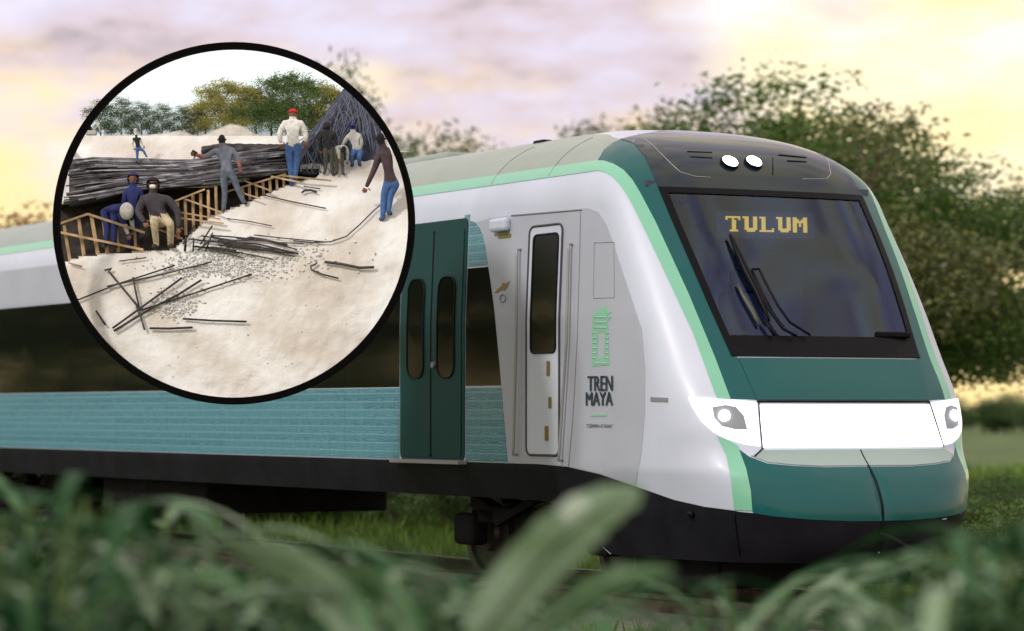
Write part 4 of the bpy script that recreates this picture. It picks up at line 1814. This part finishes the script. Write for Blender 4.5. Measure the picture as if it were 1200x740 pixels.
CL = {}
for nm, c in dict(white=(.82, .82, .84), black=(.02, .02, .024), jeans=(.07, .16, .42), grey_shirt=(.22, .25, .34), slate=(.13, .16, .23), pink=(.45, .16, .16),
                  charcoal=(.06, .055, .075), khaki=(.62, .53, .38), navy=(.02, .03, .15), red=(.60, .02, .04), olive=(.10, .10, .09),
                  pale_grey=(.50, .50, .50), brown=(.08, .05, .065), boot=(.06, .045, .035), pale_green=(.42, .48, .45)).items():
    CL[nm] = cloth('cloth_' + nm, c)


def outfit(torso, upper, fore, head, legs, shoes='boot'):
    return [CL[torso], CL[upper], m_skin if fore == 'skin' else CL[fore], m_skin if head == 'skin' else CL[head], CL[legs], CL[shoes]]


def fy(px, py):
    return gy(px, py) - .035


person('worker in white hooded top and black vest walking along the rebar stack', 40,
       dict(head=(159, 155), neck=(159.6, 160), chest=(160.5, 165), pelvis=(162.5, 174), lsh=(156.5, 163), rsh=(164, 163), lel=(155, 169), lha=(157, 174),
            rel=(166, 168), rha=(168, 172), lkn=(161, 182), lft=(160.4, 189.5), rkn=(168, 176.5), rft=(171.5, 183.5)), DY + GW(189) - .14,
       outfit('black', 'white', 'white', 'white', 'jeans'), hood=CL['white'])
person('worker in grey shirt reaching one arm out over the rebar stack', 92,
       dict(head=(260, 166.5), neck=(261, 172), chest=(263, 182), pelvis=(267, 202), lsh=(252.5, 177), rsh=(273, 177), lel=(240.5, 185, -3), lha=(229.5, 182, -5),
            rel=(279.5, 188), rha=(281.5, 198), lkn=(263.5, 225), lft=(262, 246.5), rkn=(277.5, 219), rft=(285.5, 237)), fy(268, 246) + .02,
       outfit('grey_shirt', 'grey_shirt', 'pink', 'black', 'slate'), face=-1)
person('worker in white hoodie and red cap standing at the trench end', 92,
       dict(head=(343.3, 136), neck=(343.3, 141), chest=(343, 150), pelvis=(343.3, 172), lsh=(333.5, 145.5), rsh=(353, 145.5), lel=(327.5, 157), lha=(329, 168),
            rel=(358.5, 157), rha=(358, 167), lkn=(340.5, 193), lft=(342, 217), rkn=(347.5, 190), rft=(345.5, 209)), fy(343, 214),
       outfit('white', 'white', 'white', 'skin', 'jeans'), face=-1, cap=CL['red'], bulk=1.12)
person('worker in black hooded jacket standing before the mesh heap', 64,
       dict(head=(383, 149.5), neck=(383.5, 153), chest=(384, 160), pelvis=(385, 176), lsh=(376.5, 157), rsh=(391.5, 157), lel=(374.5, 167), lha=(376, 177),
            rel=(393.5, 166), rha=(395, 172), lkn=(382, 190), lft=(380.8, 202), rkn=(389, 190), rft=(389.5, 204)), fy(385, 204),
       outfit('black', 'black', 'black', 'black', 'olive'), face=-1, hood=CL['black'], bulk=1.08)
person('worker in pale grey hoodie crouching beside the mesh heap', 66,
       dict(head=(413, 151), neck=(413.5, 155), chest=(415, 162), pelvis=(419, 177), lsh=(408, 160), rsh=(421.5, 160), lel=(403, 168), lha=(399.5, 173),
            rel=(424, 169), rha=(420, 178), lkn=(411.5, 183, -6), lft=(413.5, 194), rkn=(421, 184, -6), rft=(421, 193.5)), fy(417, 194),
       outfit('pale_grey', 'pale_grey', 'pale_grey', 'navy', 'jeans'), face=1, cap=CL['navy'], bulk=1.12)
person('worker in pale green top stooping low between black jacket and grey hoodie', 62,
       dict(head=(402.5, 177, -6), neck=(401.5, 173, -3), chest=(400, 171), pelvis=(396.5, 176, 6), lsh=(396.5, 173), rsh=(405, 172), lel=(397, 181, -5), lha=(398, 188, -7),
            rel=(407.5, 180), rha=(407, 189), lkn=(394.5, 190), lft=(395, 203), rkn=(401, 190), rft=(402, 204)), fy(399, 204),
       outfit('pale_green', 'pale_green', 'pale_green', 'black', 'olive'), face=1)
person('worker in brown jacket and jeans leaning at the ring edge', 108,
       dict(head=(446, 166, -2), neck=(449, 172), chest=(452, 183), pelvis=(459, 215), lsh=(445, 181), rsh=(455, 178), lel=(438.5, 199), lha=(429, 220),
            rel=(457, 196, 8), rha=(455, 214, 8), lkn=(450, 231), lft=(448.5, 256), rkn=(458, 226), rft=(455, 249)), fy(452, 256),
       outfit('brown', 'brown', 'brown', 'black', 'jeans'), face=-1, bulk=1.0)
rt, pos, hc, u, fd = person('crouching worker in dark hoodie with sunglasses and white face mask', 112,
       dict(head=(179.5, 219.5), neck=(180, 227), chest=(182, 236), pelvis=(188, 257, 8), lsh=(168, 234), rsh=(197.5, 234), lel=(161.5, 249, -4), lha=(171, 262, -12),
            rel=(209, 249), rha=(209.5, 268, -4), lkn=(182, 259, -16), lft=(183.5, 288), rkn=(201, 262, -10), rft=(199, 288, 6)), DY + .47,
       outfit('charcoal', 'charcoal', 'charcoal', 'skin', 'khaki'), face=1, hood=CL['black'], bulk=1.08)
b2 = bmesh.new()
bmesh.ops.create_uvsphere(b2, u_segments=12, v_segments=8, radius=1, matrix=Matrix.Translation(hc + fd * .045 * u + Vector((0, 0, -.024 * u))) @ Matrix.Diagonal((.034 * u, .022 * u, .028 * u, 1)))
child_at(bm_obj('face_mask', b2, CL['white'], None, True), rt)
b2 = bmesh.new()
box(b2, hc + fd * .056 * u + Vector((0, 0, .008 * u)), (.084 * u, .012 * u, .02 * u), bev=.004 * u)
child_at(bm_obj('sunglasses', b2, m_frame, None, False), rt)
person('worker in dark blue hooded top standing in the trench', 100,
       dict(head=(156, 212.5), neck=(156, 219), chest=(156, 228), pelvis=(155.5, 250), lsh=(148.5, 225), rsh=(164, 225), lel=(145, 238), lha=(148, 248),
            rel=(167, 236), rha=(163, 246), lkn=(152, 270), lft=(151, 288), rkn=(160, 270), rft=(160, 288)), DY + .64,
       outfit('navy', 'navy', 'navy', 'skin', 'navy'), face=1, hood=CL['navy'])
rt, pos, hc, u, fd = person('worker in white hard hat bending down inside the trench', 100,
       dict(head=(149.5, 252, -12), neck=(146, 247, -6), chest=(141, 244), pelvis=(128, 246, 8), lsh=(140, 250), rsh=(146, 242), lel=(146, 263), lha=(151, 276, -6),
            rel=(154, 256), rha=(156, 270), lkn=(126, 268), lft=(124, 288), rkn=(134, 268), rft=(134, 289)), DY + .57,
       outfit('navy', 'navy', 'pale_grey', 'white', 'navy'), face=1)
b2 = bmesh.new()
bmesh.ops.create_uvsphere(b2, u_segments=18, v_segments=12, radius=1)
for v_ in b2.verts:
    v_.co = Vector((v_.co.x * .085 * u, v_.co.y * .085 * u, v_.co.z * .105 * u)) + hc + Vector((0, -.02 * u, .01 * u))
child_at(bm_obj('hard_hat', b2, CL['white'], None, True), rt)
# the dark thing held out by the grey shirted worker
b2 = bmesh.new()
box(b2, P(227.5, 180, fy(268, 246)), (.05, .035, .045), Matrix.Rotation(R(30), 3, 'Y'), bev=.008)
tag(bm_obj('work_glove_bundle', b2, CL['black']), 'small dark bundle in the outstretched hand of the grey shirted worker', 'bundle')
# pale machine beyond the mound
mc = empty('excavator', P(108, 160, DY + 1.42), 0, 'small pale digging machine half hidden by the white sand mound', 'excavator')
m_mach = mat('machine_pale', (.5, .5, .48), .6)
b2 = bmesh.new()
box(b2, P(107, 156, DY + 1.42), (.09, .05, .04), bev=.006)
child_at(bm_obj('chassis', b2, m_mach), mc)
b2 = bmesh.new()
box(b2, P(105, 151, DY + 1.42), (.035, .04, .04), bev=.006)
child_at(bm_obj('cabin', b2, m_glassdark), mc)
b2 = bmesh.new()
bar(b2, P(109, 153, DY + 1.42), P(115, 147, DY + 1.42), .01)
bar(b2, P(115, 147, DY + 1.42), P(118, 155, DY + 1.42), .009)
child_at(bm_obj('arm', b2, m_mach), mc)
# ------------------------------------------------------------------ foliage
m_bark = mat('bark_brown', (0.10, 0.075, 0.055), 0.95, var=0.4, vscale=8, bump=0.6, bscale=30)
lf_dark = leaf_mat('leaf_dark_green', (0.02, 0.055, 0.016), (0.085, 0.16, 0.04))
lf_mid = leaf_mat('leaf_mid_green', (0.04, 0.10, 0.02), (0.15, 0.24, 0.055))
lf_olive = leaf_mat('leaf_olive_brown', (0.05, 0.07, 0.025), (0.20, 0.22, 0.075))
lf_orange_lit = leaf_mat('leaf_orange_lit', (0.16, 0.07, 0.02), (0.32, 0.20, 0.05))  # orange evening light put into the leaf colour
lf_yellow = leaf_mat('leaf_yellow_green', (0.20, 0.21, 0.04), (0.50, 0.46, 0.12))
lf_big = leaf_mat('leaf_broad', (0.008, 0.045, 0.012), (0.11, 0.23, 0.09), rough=0.45, transl=0.25)
lf_pale = mat('leaf_pale_blade', (0.20, 0.29, 0.19), 0.35, var=0.6, vscale=3.0, dark=(0.09, 0.16, 0.07), stretch=(1, 1, 3), transl=0.3)


def crown_mesh(seed, n, size, lobes, fill=0.75):
    """leaf quads gathered in clumps through a set of ellipsoid lobes [(centre, radii)]"""
    r = random.Random(seed)
    v, f = [], []
    vol = [l[1][0] * l[1][1] * l[1][2] for l in lobes]
    per = 26
    for _ in range(n // per):
        c, rad = r.choices(lobes, vol)[0]
        d = Vector((r.gauss(0, 1), r.gauss(0, 1), r.gauss(0, 1))).normalized()
        q = fill + (1 - fill) * r.random() if r.random() < .75 else r.random() * fill
        q *= r.uniform(.85, 1.08)
        cc = Vector((c[0] + d.x * rad[0] * q, c[1] + d.y * rad[1] * q, c[2] + d.z * rad[2] * q))
        sp = size * r.uniform(1.1, 2.3)
        for k_ in range(per):
            p = cc + Vector((r.gauss(0, sp), r.gauss(0, sp), r.gauss(0, sp * .5)))
            a = Vector((r.gauss(0, 1), r.gauss(0, 1), r.gauss(0, .5))).normalized()
            b_ = a.orthogonal().normalized()
            b_.rotate(Matrix.Rotation(r.uniform(0, 6.28), 3, a))
            L, w = size * r.uniform(.7, 1.3), size * r.uniform(.3, .5)
            i = len(v)
            v += [p - a * L * .5, p + b_ * w * .5, p + a * L * .5, p - b_ * w * .5]
            f.append((i, i + 1, i + 2, i + 3))
    return v, f


def trunk_geo(seed, h, r0, lobes):
    r = random.Random(seed)
    g_ = Geo()
    top = Vector((r.uniform(-.2, .2), r.uniform(-.2, .2), h))
    midp = Vector((r.uniform(-.15, .15), r.uniform(-.15, .15), h * .5))
    g_.add(*tube_geo([Vector((0, 0, -.05)), Vector((0, 0, .25)), midp, top], [r0 * 1.35, r0, r0 * .75, r0 * .4], 8))
    for c, rad in lobes:
        c = Vector(c)
        st = midp.lerp(top, r.uniform(.1, .9))
        m_ = st.lerp(c, .5) + Vector((r.uniform(-.2, .2), r.uniform(-.2, .2), r.uniform(-.1, .3)))
        g_.add(*tube_geo([st, m_, c], [r0 * .45, r0 * .28, r0 * .08], 6))
        for _ in range(3):
            e = c + Vector((r.uniform(-1, 1) * rad[0], r.uniform(-1, 1) * rad[1], r.uniform(-.3, 1) * rad[2])) * .8
            g_.add(*tube_geo([m_, m_.lerp(e, .5) + Vector((0, 0, .1)), e], [r0 * .2, r0 * .12, r0 * .03], 5))
    return g_


def tree_proto(seed, h, spread, n, size, m, nl=7, low=.5, rt=None):
    r = random.Random(seed)
    lobes = []
    for i in range(nl):
        an = i * 2.4 + r.uniform(-.4, .4)
        rr = spread * (.25 + .55 * r.random()) if i else 0
        zc = h * r.uniform(low, .82) if i else h * .84
        s_ = spread * r.uniform(.34, .55)
        lobes.append(((rr * math.cos(an), rr * math.sin(an), zc), (s_, s_, s_ * r.uniform(.55, .8))))
    v, f = crown_mesh(seed, n, size, lobes)
    me = bpy.data.meshes.new('crown')
    me.from_pydata([tuple(q) for q in v], [], f)
    me.materials.append(m)
    g_ = trunk_geo(seed + 1, h * .72, rt or h * .022 + .03, lobes)
    mt = bpy.data.meshes.new('trunk')
    mt.from_pydata([tuple(q) for q in g_.v], [], g_.f)
    mt.materials.append(m_bark)
    return me, mt


def plant_tree(proto, loc, scale, rz, label, group=None, name='tree', cat='tree'):
    t_ = empty(name, loc, rz, label, cat, group)
    t_.scale = (scale, scale, scale) if not isinstance(scale, tuple) else scale
    for nm, me in zip(('crown', 'trunk'), proto):
        o = bpy.data.objects.new(nm, me)
        COL.objects.link(o)
        o.parent = t_
    return t_


PT = [tree_proto(21, 8.5, 3.3, 21000, .17, lf_mid, 11, .42), tree_proto(35, 8.0, 3.0, 16000, .15, lf_dark, 11, .42),
      tree_proto(48, 8.0, 2.9, 18000, .16, lf_olive, 10, .42), tree_proto(53, 5.0, 2.6, 12000, .15, lf_orange_lit, 7)]
rt_ = random.Random(5)


def gx(px, Y):
    return (px - 600) / F * Y


# trees to the right of and behind the nose: (column, distance, top row, prototype)
spec = [(905, 62, 66, 0, 'green spreading tree rising just above the black cab roof', 1.15),
        (775, 74, 110, 2, 'thin greyish brown tree peeping over the roof hatch of the cab', .8),
        (712, 80, 128, 0, 'small green treetop peeping over the mint roof stripe', .9),
        (1035, 58, 104, 2, 'olive brown tree leaning over the windscreen pillar', 1.0),
        (1000, 66, 150, 1, 'dark tree behind the olive brown tree', 1.0),
        (1105, 60, 170, 0, 'bushy mid green tree beside the olive brown tree', 1.1),
        (1222, 64, 190, 1, 'dark green tree with pale gaps at the edge of the wood', 1.2),
        (1075, 70, 230, 2, 'low olive tree between the green trees', 1.2),
        (505, 76, 140, 1, 'treetop showing over the coach roof beside the round display', 1.0),
        (455, 80, 140, 0, 'treetop half hidden by the round display ring', .6),
        (548, 84, 150, 1, 'small flat treetop showing over the coach roof', .7),
        (382, 70, 50, 1, 'tall tree whose top shows above the ring of the display', .5),
        (18, 72, 232, 3, 'tree above the coach roof with orange light put into its leaf colour', 1.0)]
CROWN_TOP = [sorted(v.co.z for v in pr[0].vertices)[-40] for pr in PT]
for (px, Y, ytop, k_, lab, wd) in spec:
    zt = CAMZ + (HZ - ytop) / F * Y
    s_ = zt / (CROWN_TOP[k_] * 1.03)
    plant_tree(PT[k_], (gx(px, Y), Y, 0), (s_ * wd, s_ * wd, s_), rt_.uniform(0, 6.28), lab)

# the wood goes on along the camera side of the line, left of the view, and shows mirrored in the coach windows
for i in range(11):
    x_, y_ = -17 - i * 2.6 + rt_.uniform(-1, 1), 66 - i * 3.0 + rt_.uniform(-2, 2)
    plant_tree(PT[i % 3], (x_, y_, 0), rt_.uniform(.8, 1.0), rt_.uniform(0, 6.28), 'tree in the wood along the near side of the line, mirrored in the coach windows', 'trees mirrored in the coach windows')
sh = [tree_proto(61, 1.7, 1.3, 4500, .11, lf_dark, 7, .2), tree_proto(67, 1.5, 1.4, 4500, .11, lf_mid, 7, .2)]
for i in range(18):
    x_, y_ = -14 - i * 1.6 + rt_.uniform(-1, 1), 60 - i * 1.8 + rt_.uniform(-2, 2)
    plant_tree(sh[i % 2], (x_, y_, 0), rt_.uniform(1.1, 1.9), rt_.uniform(0, 6.28), 'shrub under the wood along the near side, mirrored in the coach windows', 'shrubs mirrored in the coach windows', 'shrub', 'shrub')
# low hedge shrubs far behind, seen under the train and at the right
for i in range(26):
    px = -40 + i * 30 + rt_.uniform(-10, 10)
    Y = rt_.uniform(44, 52)
    plant_tree(sh[i % 2], (gx(px, Y), Y, 0), rt_.uniform(.7, 1.05), rt_.uniform(0, 6.28), 'dark bushy shrub in the hedge beyond the track', 'hedge shrubs beyond the track', 'shrub', 'shrub')
for i in range(12):
    px = 1128 + rt_.uniform(-6, 130)
    Y = rt_.uniform(28, 46)
    plant_tree(sh[i % 2], (gx(px, Y), Y, 0), rt_.uniform(.3, .5), rt_.uniform(0, 6.28), 'low green shrub in the field past the train nose', 'field shrubs past the nose', 'shrub', 'shrub')
# far blue-green tree line and hill
for i in range(14):
    px = 1090 + i * 14
    plant_tree(sh[0], (gx(px, 260), 260 + rt_.uniform(-8, 8), 0), rt_.uniform(1.2, 2.0), rt_.uniform(0, 6.28), 'tiny far tree in the line along the horizon', 'far trees on the horizon', 'tree', 'tree')

# ---- foreground plants with broad leaves
def leaf_geo(base, d, up, L, w, droop, seg=7, fold=.25):
    v, f = [], []
    d = d.normalized()
    side_ = d.cross(up)
    side_ = side_.normalized() if side_.length > .05 else Vector((1, 0, 0))
    p = Vector(base)
    dirc = d.copy()
    for i in range(seg + 1):
        t_ = i / seg
        ww = w * .5 * (math.sin(math.pi * min(1, .06 + t_ * .94)) ** .65) * (1 - .25 * t_)
        n_ = side_.cross(dirc).normalized()
        v += [p - side_ * ww + n_ * ww * fold, p.copy(), p + side_ * ww + n_ * ww * fold]
        p = p + dirc * L / seg
        dirc = (dirc + Vector((0, 0, -1)) * droop / seg).normalized()
    for i in range(seg):
        for j in (0, 1):
            a = i * 3 + j
            f.append((a, a + 1, a + 4, a + 3))
    return v, f


def broad_shrub_mesh(seed, h, n, L, w, m, spread=.6):
    r = random.Random(seed)
    gs, gl_ = Geo(), Geo()
    stems = 7
    for s_ in range(stems):
        an = s_ * 2.4 + r.uniform(-.3, .3)
        e = Vector((math.cos(an) * spread * r.uniform(.2, 1), math.sin(an) * spread * r.uniform(.2, 1), h * r.uniform(.7, 1)))
        pts = [Vector((0, 0, 0)), Vector((e.x * .25, e.y * .25, e.z * .45)), e]
        gs.add(*tube_geo(pts, [.018, .012, .004], 5))
        for k_ in range(n // stems):
            t_ = r.uniform(.3, 1)
            b_ = pts[1].lerp(e, (t_ - .3) / .7)
            a2 = r.uniform(0, 6.28)
            d = Vector((math.cos(a2), math.sin(a2), r.uniform(-.15, .7)))
            gl_.add(*leaf_geo(b_, d, Vector((0, 0, 1)), L * r.uniform(.6, 1.2), w * r.uniform(.7, 1.2), r.uniform(.4, 1.3), 5))
    out = []
    for nm, g_, mm in (('foliage', gl_, m), ('stem', gs, m_bark)):
        me = bpy.data.meshes.new(nm)
        me.from_pydata([tuple(q) for q in g_.v], [], g_.f)
        me.materials.append(mm)
        me.polygons.foreach_set('use_smooth', [True] * len(me.polygons))
        out.append(me)
    return out


BS = [broad_shrub_mesh(3, 1.5, 170, .31, .115, lf_big, .5), broad_shrub_mesh(9, 1.3, 180, .27, .10, lf_big, .6), broad_shrub_mesh(14, 1.2, 190, .22, .075, lf_mid, .55)]


def plant_shrub(k_, px, Y, s_, lab, grp):
    t_ = empty('broadleaf_shrub', (gx(px, Y), Y, 0), rt_.uniform(0, 6.28), lab, 'shrub', grp)
    t_.scale = (s_, s_, s_)
    for nm, me in zip(('foliage', 'stem'), BS[k_]):
        o = bpy.data.objects.new(nm, me)
        COL.objects.link(o)
        o.parent = t_


for (px, Y, ytop, k_) in [(10, 12, 552, 0), (75, 13, 556, 1), (40, 10, 600, 0), (135, 12.5, 578, 0), (195, 13.5, 590, 1), (120, 9.5, 630, 1), (240, 11, 636, 2), (15, 9, 660, 2),
                          (190, 9, 672, 1), (300, 13, 622, 2), (340, 11, 655, 1), (300, 9, 690, 0), (420, 14, 640, 2), (410, 10, 690, 1), (500, 14, 655, 2), (560, 12, 690, 1), (640, 13, 700, 2)]:
    zt = CAMZ + (HZ - ytop) / F * Y
    h_ = (1.62, 1.45, 1.33)[k_]
    plant_shrub(k_, px, Y, zt / h_, 'leafy green shrub in the trackside thicket below the coach windows', 'trackside thicket shrubs')
for (px, Y, ytop, k_) in [(1178, 13, 565, 1), (1150, 12, 628, 2), (1205, 10, 600, 0), (1110, 13, 668, 2), (1040, 14, 692, 1), (960, 15, 700, 2), (880, 14, 698, 1), (1185, 9, 680, 1), (1080, 10, 712, 0), (780, 13, 705, 2)]:
    zt = CAMZ + (HZ - ytop) / F * Y
    h_ = (1.62, 1.45, 1.33)[k_]
    plant_shrub(k_, px, Y, zt / h_, 'leafy green shrub beside the track ahead of the train nose', 'shrubs ahead of the nose')

# cane-like plants: long narrow leaves that arch over and hang nearly level
lf_cane = leaf_mat('leaf_cane', (0.006, 0.040, 0.012), (0.42, 0.52, 0.40), rough=.6, transl=.25)  # pale end stands in for highlights, painted leaf by leaf
lf_cane.node_tree.nodes['Principled BSDF'].inputs['Specular IOR Level'].default_value = .25
lf_big.node_tree.nodes['Principled BSDF'].inputs['Specular IOR Level'].default_value = .25
rmp = [n_ for n_ in lf_cane.node_tree.nodes if n_.type == 'VALTORGB'][0].color_ramp
for p_, c_ in ((.40, (.015, .075, .02)), (.64, (.05, .16, .055)), (.78, (.16, .27, .15))):
    rmp.elements.new(p_).color = (*c_, 1)


def cane_mesh(seed, h, n, L, w):
    r = random.Random(seed)
    gs, gl_ = Geo(), Geo()
    for s_ in range(5):
        an = s_ * 1.26 + r.uniform(-.4, .4)
        e = Vector((math.cos(an) * r.uniform(.05, .35), math.sin(an) * r.uniform(.05, .35), h * r.uniform(.75, 1)))
        gs.add(*tube_geo([Vector((e.x * .3, e.y * .3, 0)), Vector((e.x * .5, e.y * .5, e.z * .5)), e], [.016, .013, .006], 6))
        for k_ in range(n // 5):
            t_ = .35 + .65 * (k_ + .5) / (n // 5)
            b_ = Vector((e.x * (.3 + .7 * t_), e.y * (.3 + .7 * t_), e.z * t_))
            a2 = r.uniform(0, 6.28)
            d = Vector((math.cos(a2), math.sin(a2), r.uniform(.25, .9)))
            gl_.add(*leaf_geo(b_, d, Vector((0, 0, 1)), L * r.uniform(.6, 1.15), w * r.uniform(.7, 1.25), r.uniform(1.0, 2.2), 9, .3))
    out = []
    for nm, g_, mm in (('foliage', gl_, lf_cane), ('stem', gs, lf_mid)):
        me = bpy.data.meshes.new(nm)
        me.from_pydata([tuple(q) for q in g_.v], [], g_.f)
        me.materials.append(mm)
        me.polygons.foreach_set('use_smooth', [True] * len(me.polygons))
        out.append(me)
    return out


CN = [cane_mesh(31, 1.35, 60, .62, .055), cane_mesh(37, 1.25, 70, .55, .045), cane_mesh(41, 1.4, 55, .7, .065)]
cane_spots = [(-10, 9.5, 565), (40, 8.5, 590), (90, 9, 572), (150, 9.5, 590), (60, 7.5, 650), (200, 8.5, 620), (130, 7.5, 668), (260, 9, 640), (225, 7.5, 690), (310, 9.5, 610), (370, 9, 625), (340, 7.5, 675), (400, 8.2, 640),
              (440, 10, 615), (500, 9.5, 632), (470, 8, 670), (530, 8.5, 650), (560, 10, 655), (620, 9, 670), (590, 8, 690), (290, 14, 625), (350, 15, 630), (410, 14, 628), (470, 15, 632), (530, 14, 640), (700, 10, 690), (770, 9.5, 698), (850, 10, 690), (920, 9, 690), (1000, 10, 672), (1070, 9, 668), (1130, 9.5, 635), (1190, 9, 620), (1160, 7.5, 690), (1215, 8, 640)]
for i, (px, Y, ytop) in enumerate(cane_spots):
    ytop += interp(px, [(0, 12), (180, 18), (280, 42), (520, 48), (620, 40), (900, 12), (1200, 6)])
    t_ = empty('cane_plant', (gx(px, Y), Y, 0), rt_.uniform(0, 6.28), 'tall cane plant with long arching narrow leaves in the trackside thicket' if px < 680 else 'tall cane plant with long arching narrow leaves ahead of the nose', 'plant',
               'thicket cane plants' if px < 680 else 'cane plants ahead of the nose')
    zt = CAMZ + (HZ - ytop) / F * Y
    s_ = zt / (max(v.co.z for v in CN[i % 3][0].vertices) * .95)
    t_.scale = (s_, s_, s_)
    for nm, me in zip(('foliage', 'stem'), CN[i % 3]):
        o = bpy.data.objects.new(nm, me)
        COL.objects.link(o)
        o.parent = t_

# big arching blades (banana-like plants)
def blade_plant(label, px, Y, blades):
    """blades: pixel paths of the midrib at distance Y, with a width in pixels"""
    root_ = empty('banana_plant', (gx(px, Y), Y, 0), 0, label, 'plant')
    for (pts, w, mm) in blades:
        mid3 = []
        for A, B in zip(pts, pts[1:]):
            for j in range(6):
                mid3.append((A[0] + (B[0] - A[0]) * j / 6, A[1] + (B[1] - A[1]) * j / 6))
        mid3.append(pts[-1])
        n_ = len(mid3)
        # smooth the path
        for _ in range(4):
            mid3 = [mid3[0]] + [((mid3[i - 1][0] + mid3[i][0] * 2 + mid3[i + 1][0]) / 4, (mid3[i - 1][1] + mid3[i][1] * 2 + mid3[i + 1][1]) / 4) for i in range(1, n_ - 1)] + [mid3[-1]]
        P3 = [P(x, y, Y + .3 * math.sin(i / n_ * 2.6)) for i, (x, y) in enumerate(mid3)]
        v, f = [], []
        for i in range(n_):
            t_ = i / (n_ - 1)
            d = (P3[min(i + 1, n_ - 1)] - P3[max(i - 1, 0)]).normalized()
            sd_ = d.cross(Vector((0, 1, -.35))).normalized()
            nn_ = sd_.cross(d)
            ww = w * .5 * Y / F * (math.sin(math.pi * min(1, .12 + .86 * t_)) ** .6)
            wig = 1 + .10 * noise.noise(Vector((i * .7, px * .1, 0)))
            for q in (-1, -.5, 0, .5, 1):
                v.append(P3[i] + sd_ * ww * q * wig + nn_ * (abs(q) * .22) * ww + nn_ * .01 * math.sin(i * 2.1 + q * 3) * abs(q))
        for i in range(n_ - 1):
            for j in range(4):
                a = i * 5 + j
                f.append((a, a + 1, a + 6, a + 5))
        lf_ = mesh_obj('leaf', v, f, mm, None, True)
        child_at(lf_, root_)
        child_at(tube('midrib', P3, [.018 * (1 - .8 * i / n_) for i in range(n_)], lf_pale, None, 5), lf_)
        lf_.children[0].matrix_parent_inverse = Matrix.Identity(4) if False else (Matrix.Translation(-Vector(root_.location))).inverted() @ Matrix.Translation(-Vector(root_.location))
        st = [P3[0], Vector((gx(px, Y) * .4 + P3[0].x * .6, Y, P3[0].z * .5)), Vector((gx(px, Y), Y, 0.02))]
        child_at(tube('stalk', st, .03, lf_big, None, 6), root_)
    return root_


blade_plant('large arching pale green leaf plant in front of the forward bogie', 560, 7.2,
            [([(560, 745), (600, 690), (650, 635), (700, 595), (752, 578)], 74, lf_pale), ([(590, 790), (650, 720), (720, 675), (790, 668)], 34, lf_big)])
blade_plant('broad leaf plant bowing down in the thicket beside the rear bogie', 330, 7.2,
            [([(450, 800), (410, 720), (350, 660), (262, 632)], 52, lf_pale), ([(470, 800), (480, 740), (450, 690), (400, 660)], 44, lf_big)])
blade_plant('broad leaf plant low beneath the train nose', 920, 12.0,
            [([(870, 800), (930, 720), (1000, 672), (1090, 655)], 30, lf_pale), ([(900, 800), (1000, 740), (1080, 710), (1180, 705)], 30, lf_big)])

# ---- grass
r = random.Random(77)
gvv, gff = [], []
for i in range(52000):
    Y = 19 + 75 * r.random() ** 1.9
    x = gx(r.uniform(-40, 1240), Y)
    lp = TMI @ Vector((x, Y, 0))
    if abs(lp.y) < 2.0:
        continue
    h_ = r.uniform(.06, .24) * (1 + Y / 150)
    a = r.uniform(0, 6.28)
    w_ = r.uniform(.006, .014) * (1 + Y / 25)
    lx, ly = r.uniform(-.15, .15), r.uniform(-.15, .15)
    i0 = len(gvv)
    gvv += [(x - w_ * math.cos(a), Y - w_ * math.sin(a), 0), (x + w_ * math.cos(a), Y + w_ * math.sin(a), 0), (x + lx, Y + ly, h_)]
    gff.append((i0, i0 + 1, i0 + 2))
lf_grass = leaf_mat('grass_blade', (0.05, 0.13, 0.015), (0.19, 0.30, 0.05), rough=.6)
tag(mesh_obj('grass', gvv, gff, lf_grass), 'rough green grass growing on both sides of the track', 'grass', kind='stuff')

# ---- model trees on the display
MT = [tree_proto(81, 1.0, .42, 8000, .03, lf_dark, 12, .1, .012), tree_proto(83, 1.0, .40, 8000, .03, lf_yellow, 12, .15, .012), tree_proto(87, 1.0, .42, 8000, .03, lf_mid, 12, .15, .012)]
mtr = [(118, 160, 112, 0), (142, 160, 108, 0), (166, 160, 114, 0), (190, 160, 116, 0), (213, 158, 119, 0), (232, 160, 122, 0),
       (241, 158, 92, 1), (262, 156, 84, 1), (284, 158, 90, 1), (300, 160, 98, 2), (318, 162, 82, 2), (338, 164, 76, 2), (358, 164, 84, 2), (378, 165, 88, 1), (394, 166, 100, 2)]
LB = ['dark green model tree in the row behind the white sand mound', 'yellow green model tree in the clump behind the mound peak', 'mid green model tree behind the red capped worker']
for (px, yb, yt, k_) in mtr:
    Yd = DY + 1.47
    h_ = (yb - yt) / F * Yd
    s_ = h_ / 1.02
    plant_tree(MT[k_], P(px, yb + 3, Yd), (s_ * 1.1, s_ * .28, s_), rt_.uniform(-.3, .3), LB[k_], ['dark model trees', 'yellow model trees', 'mid green model trees'][k_])
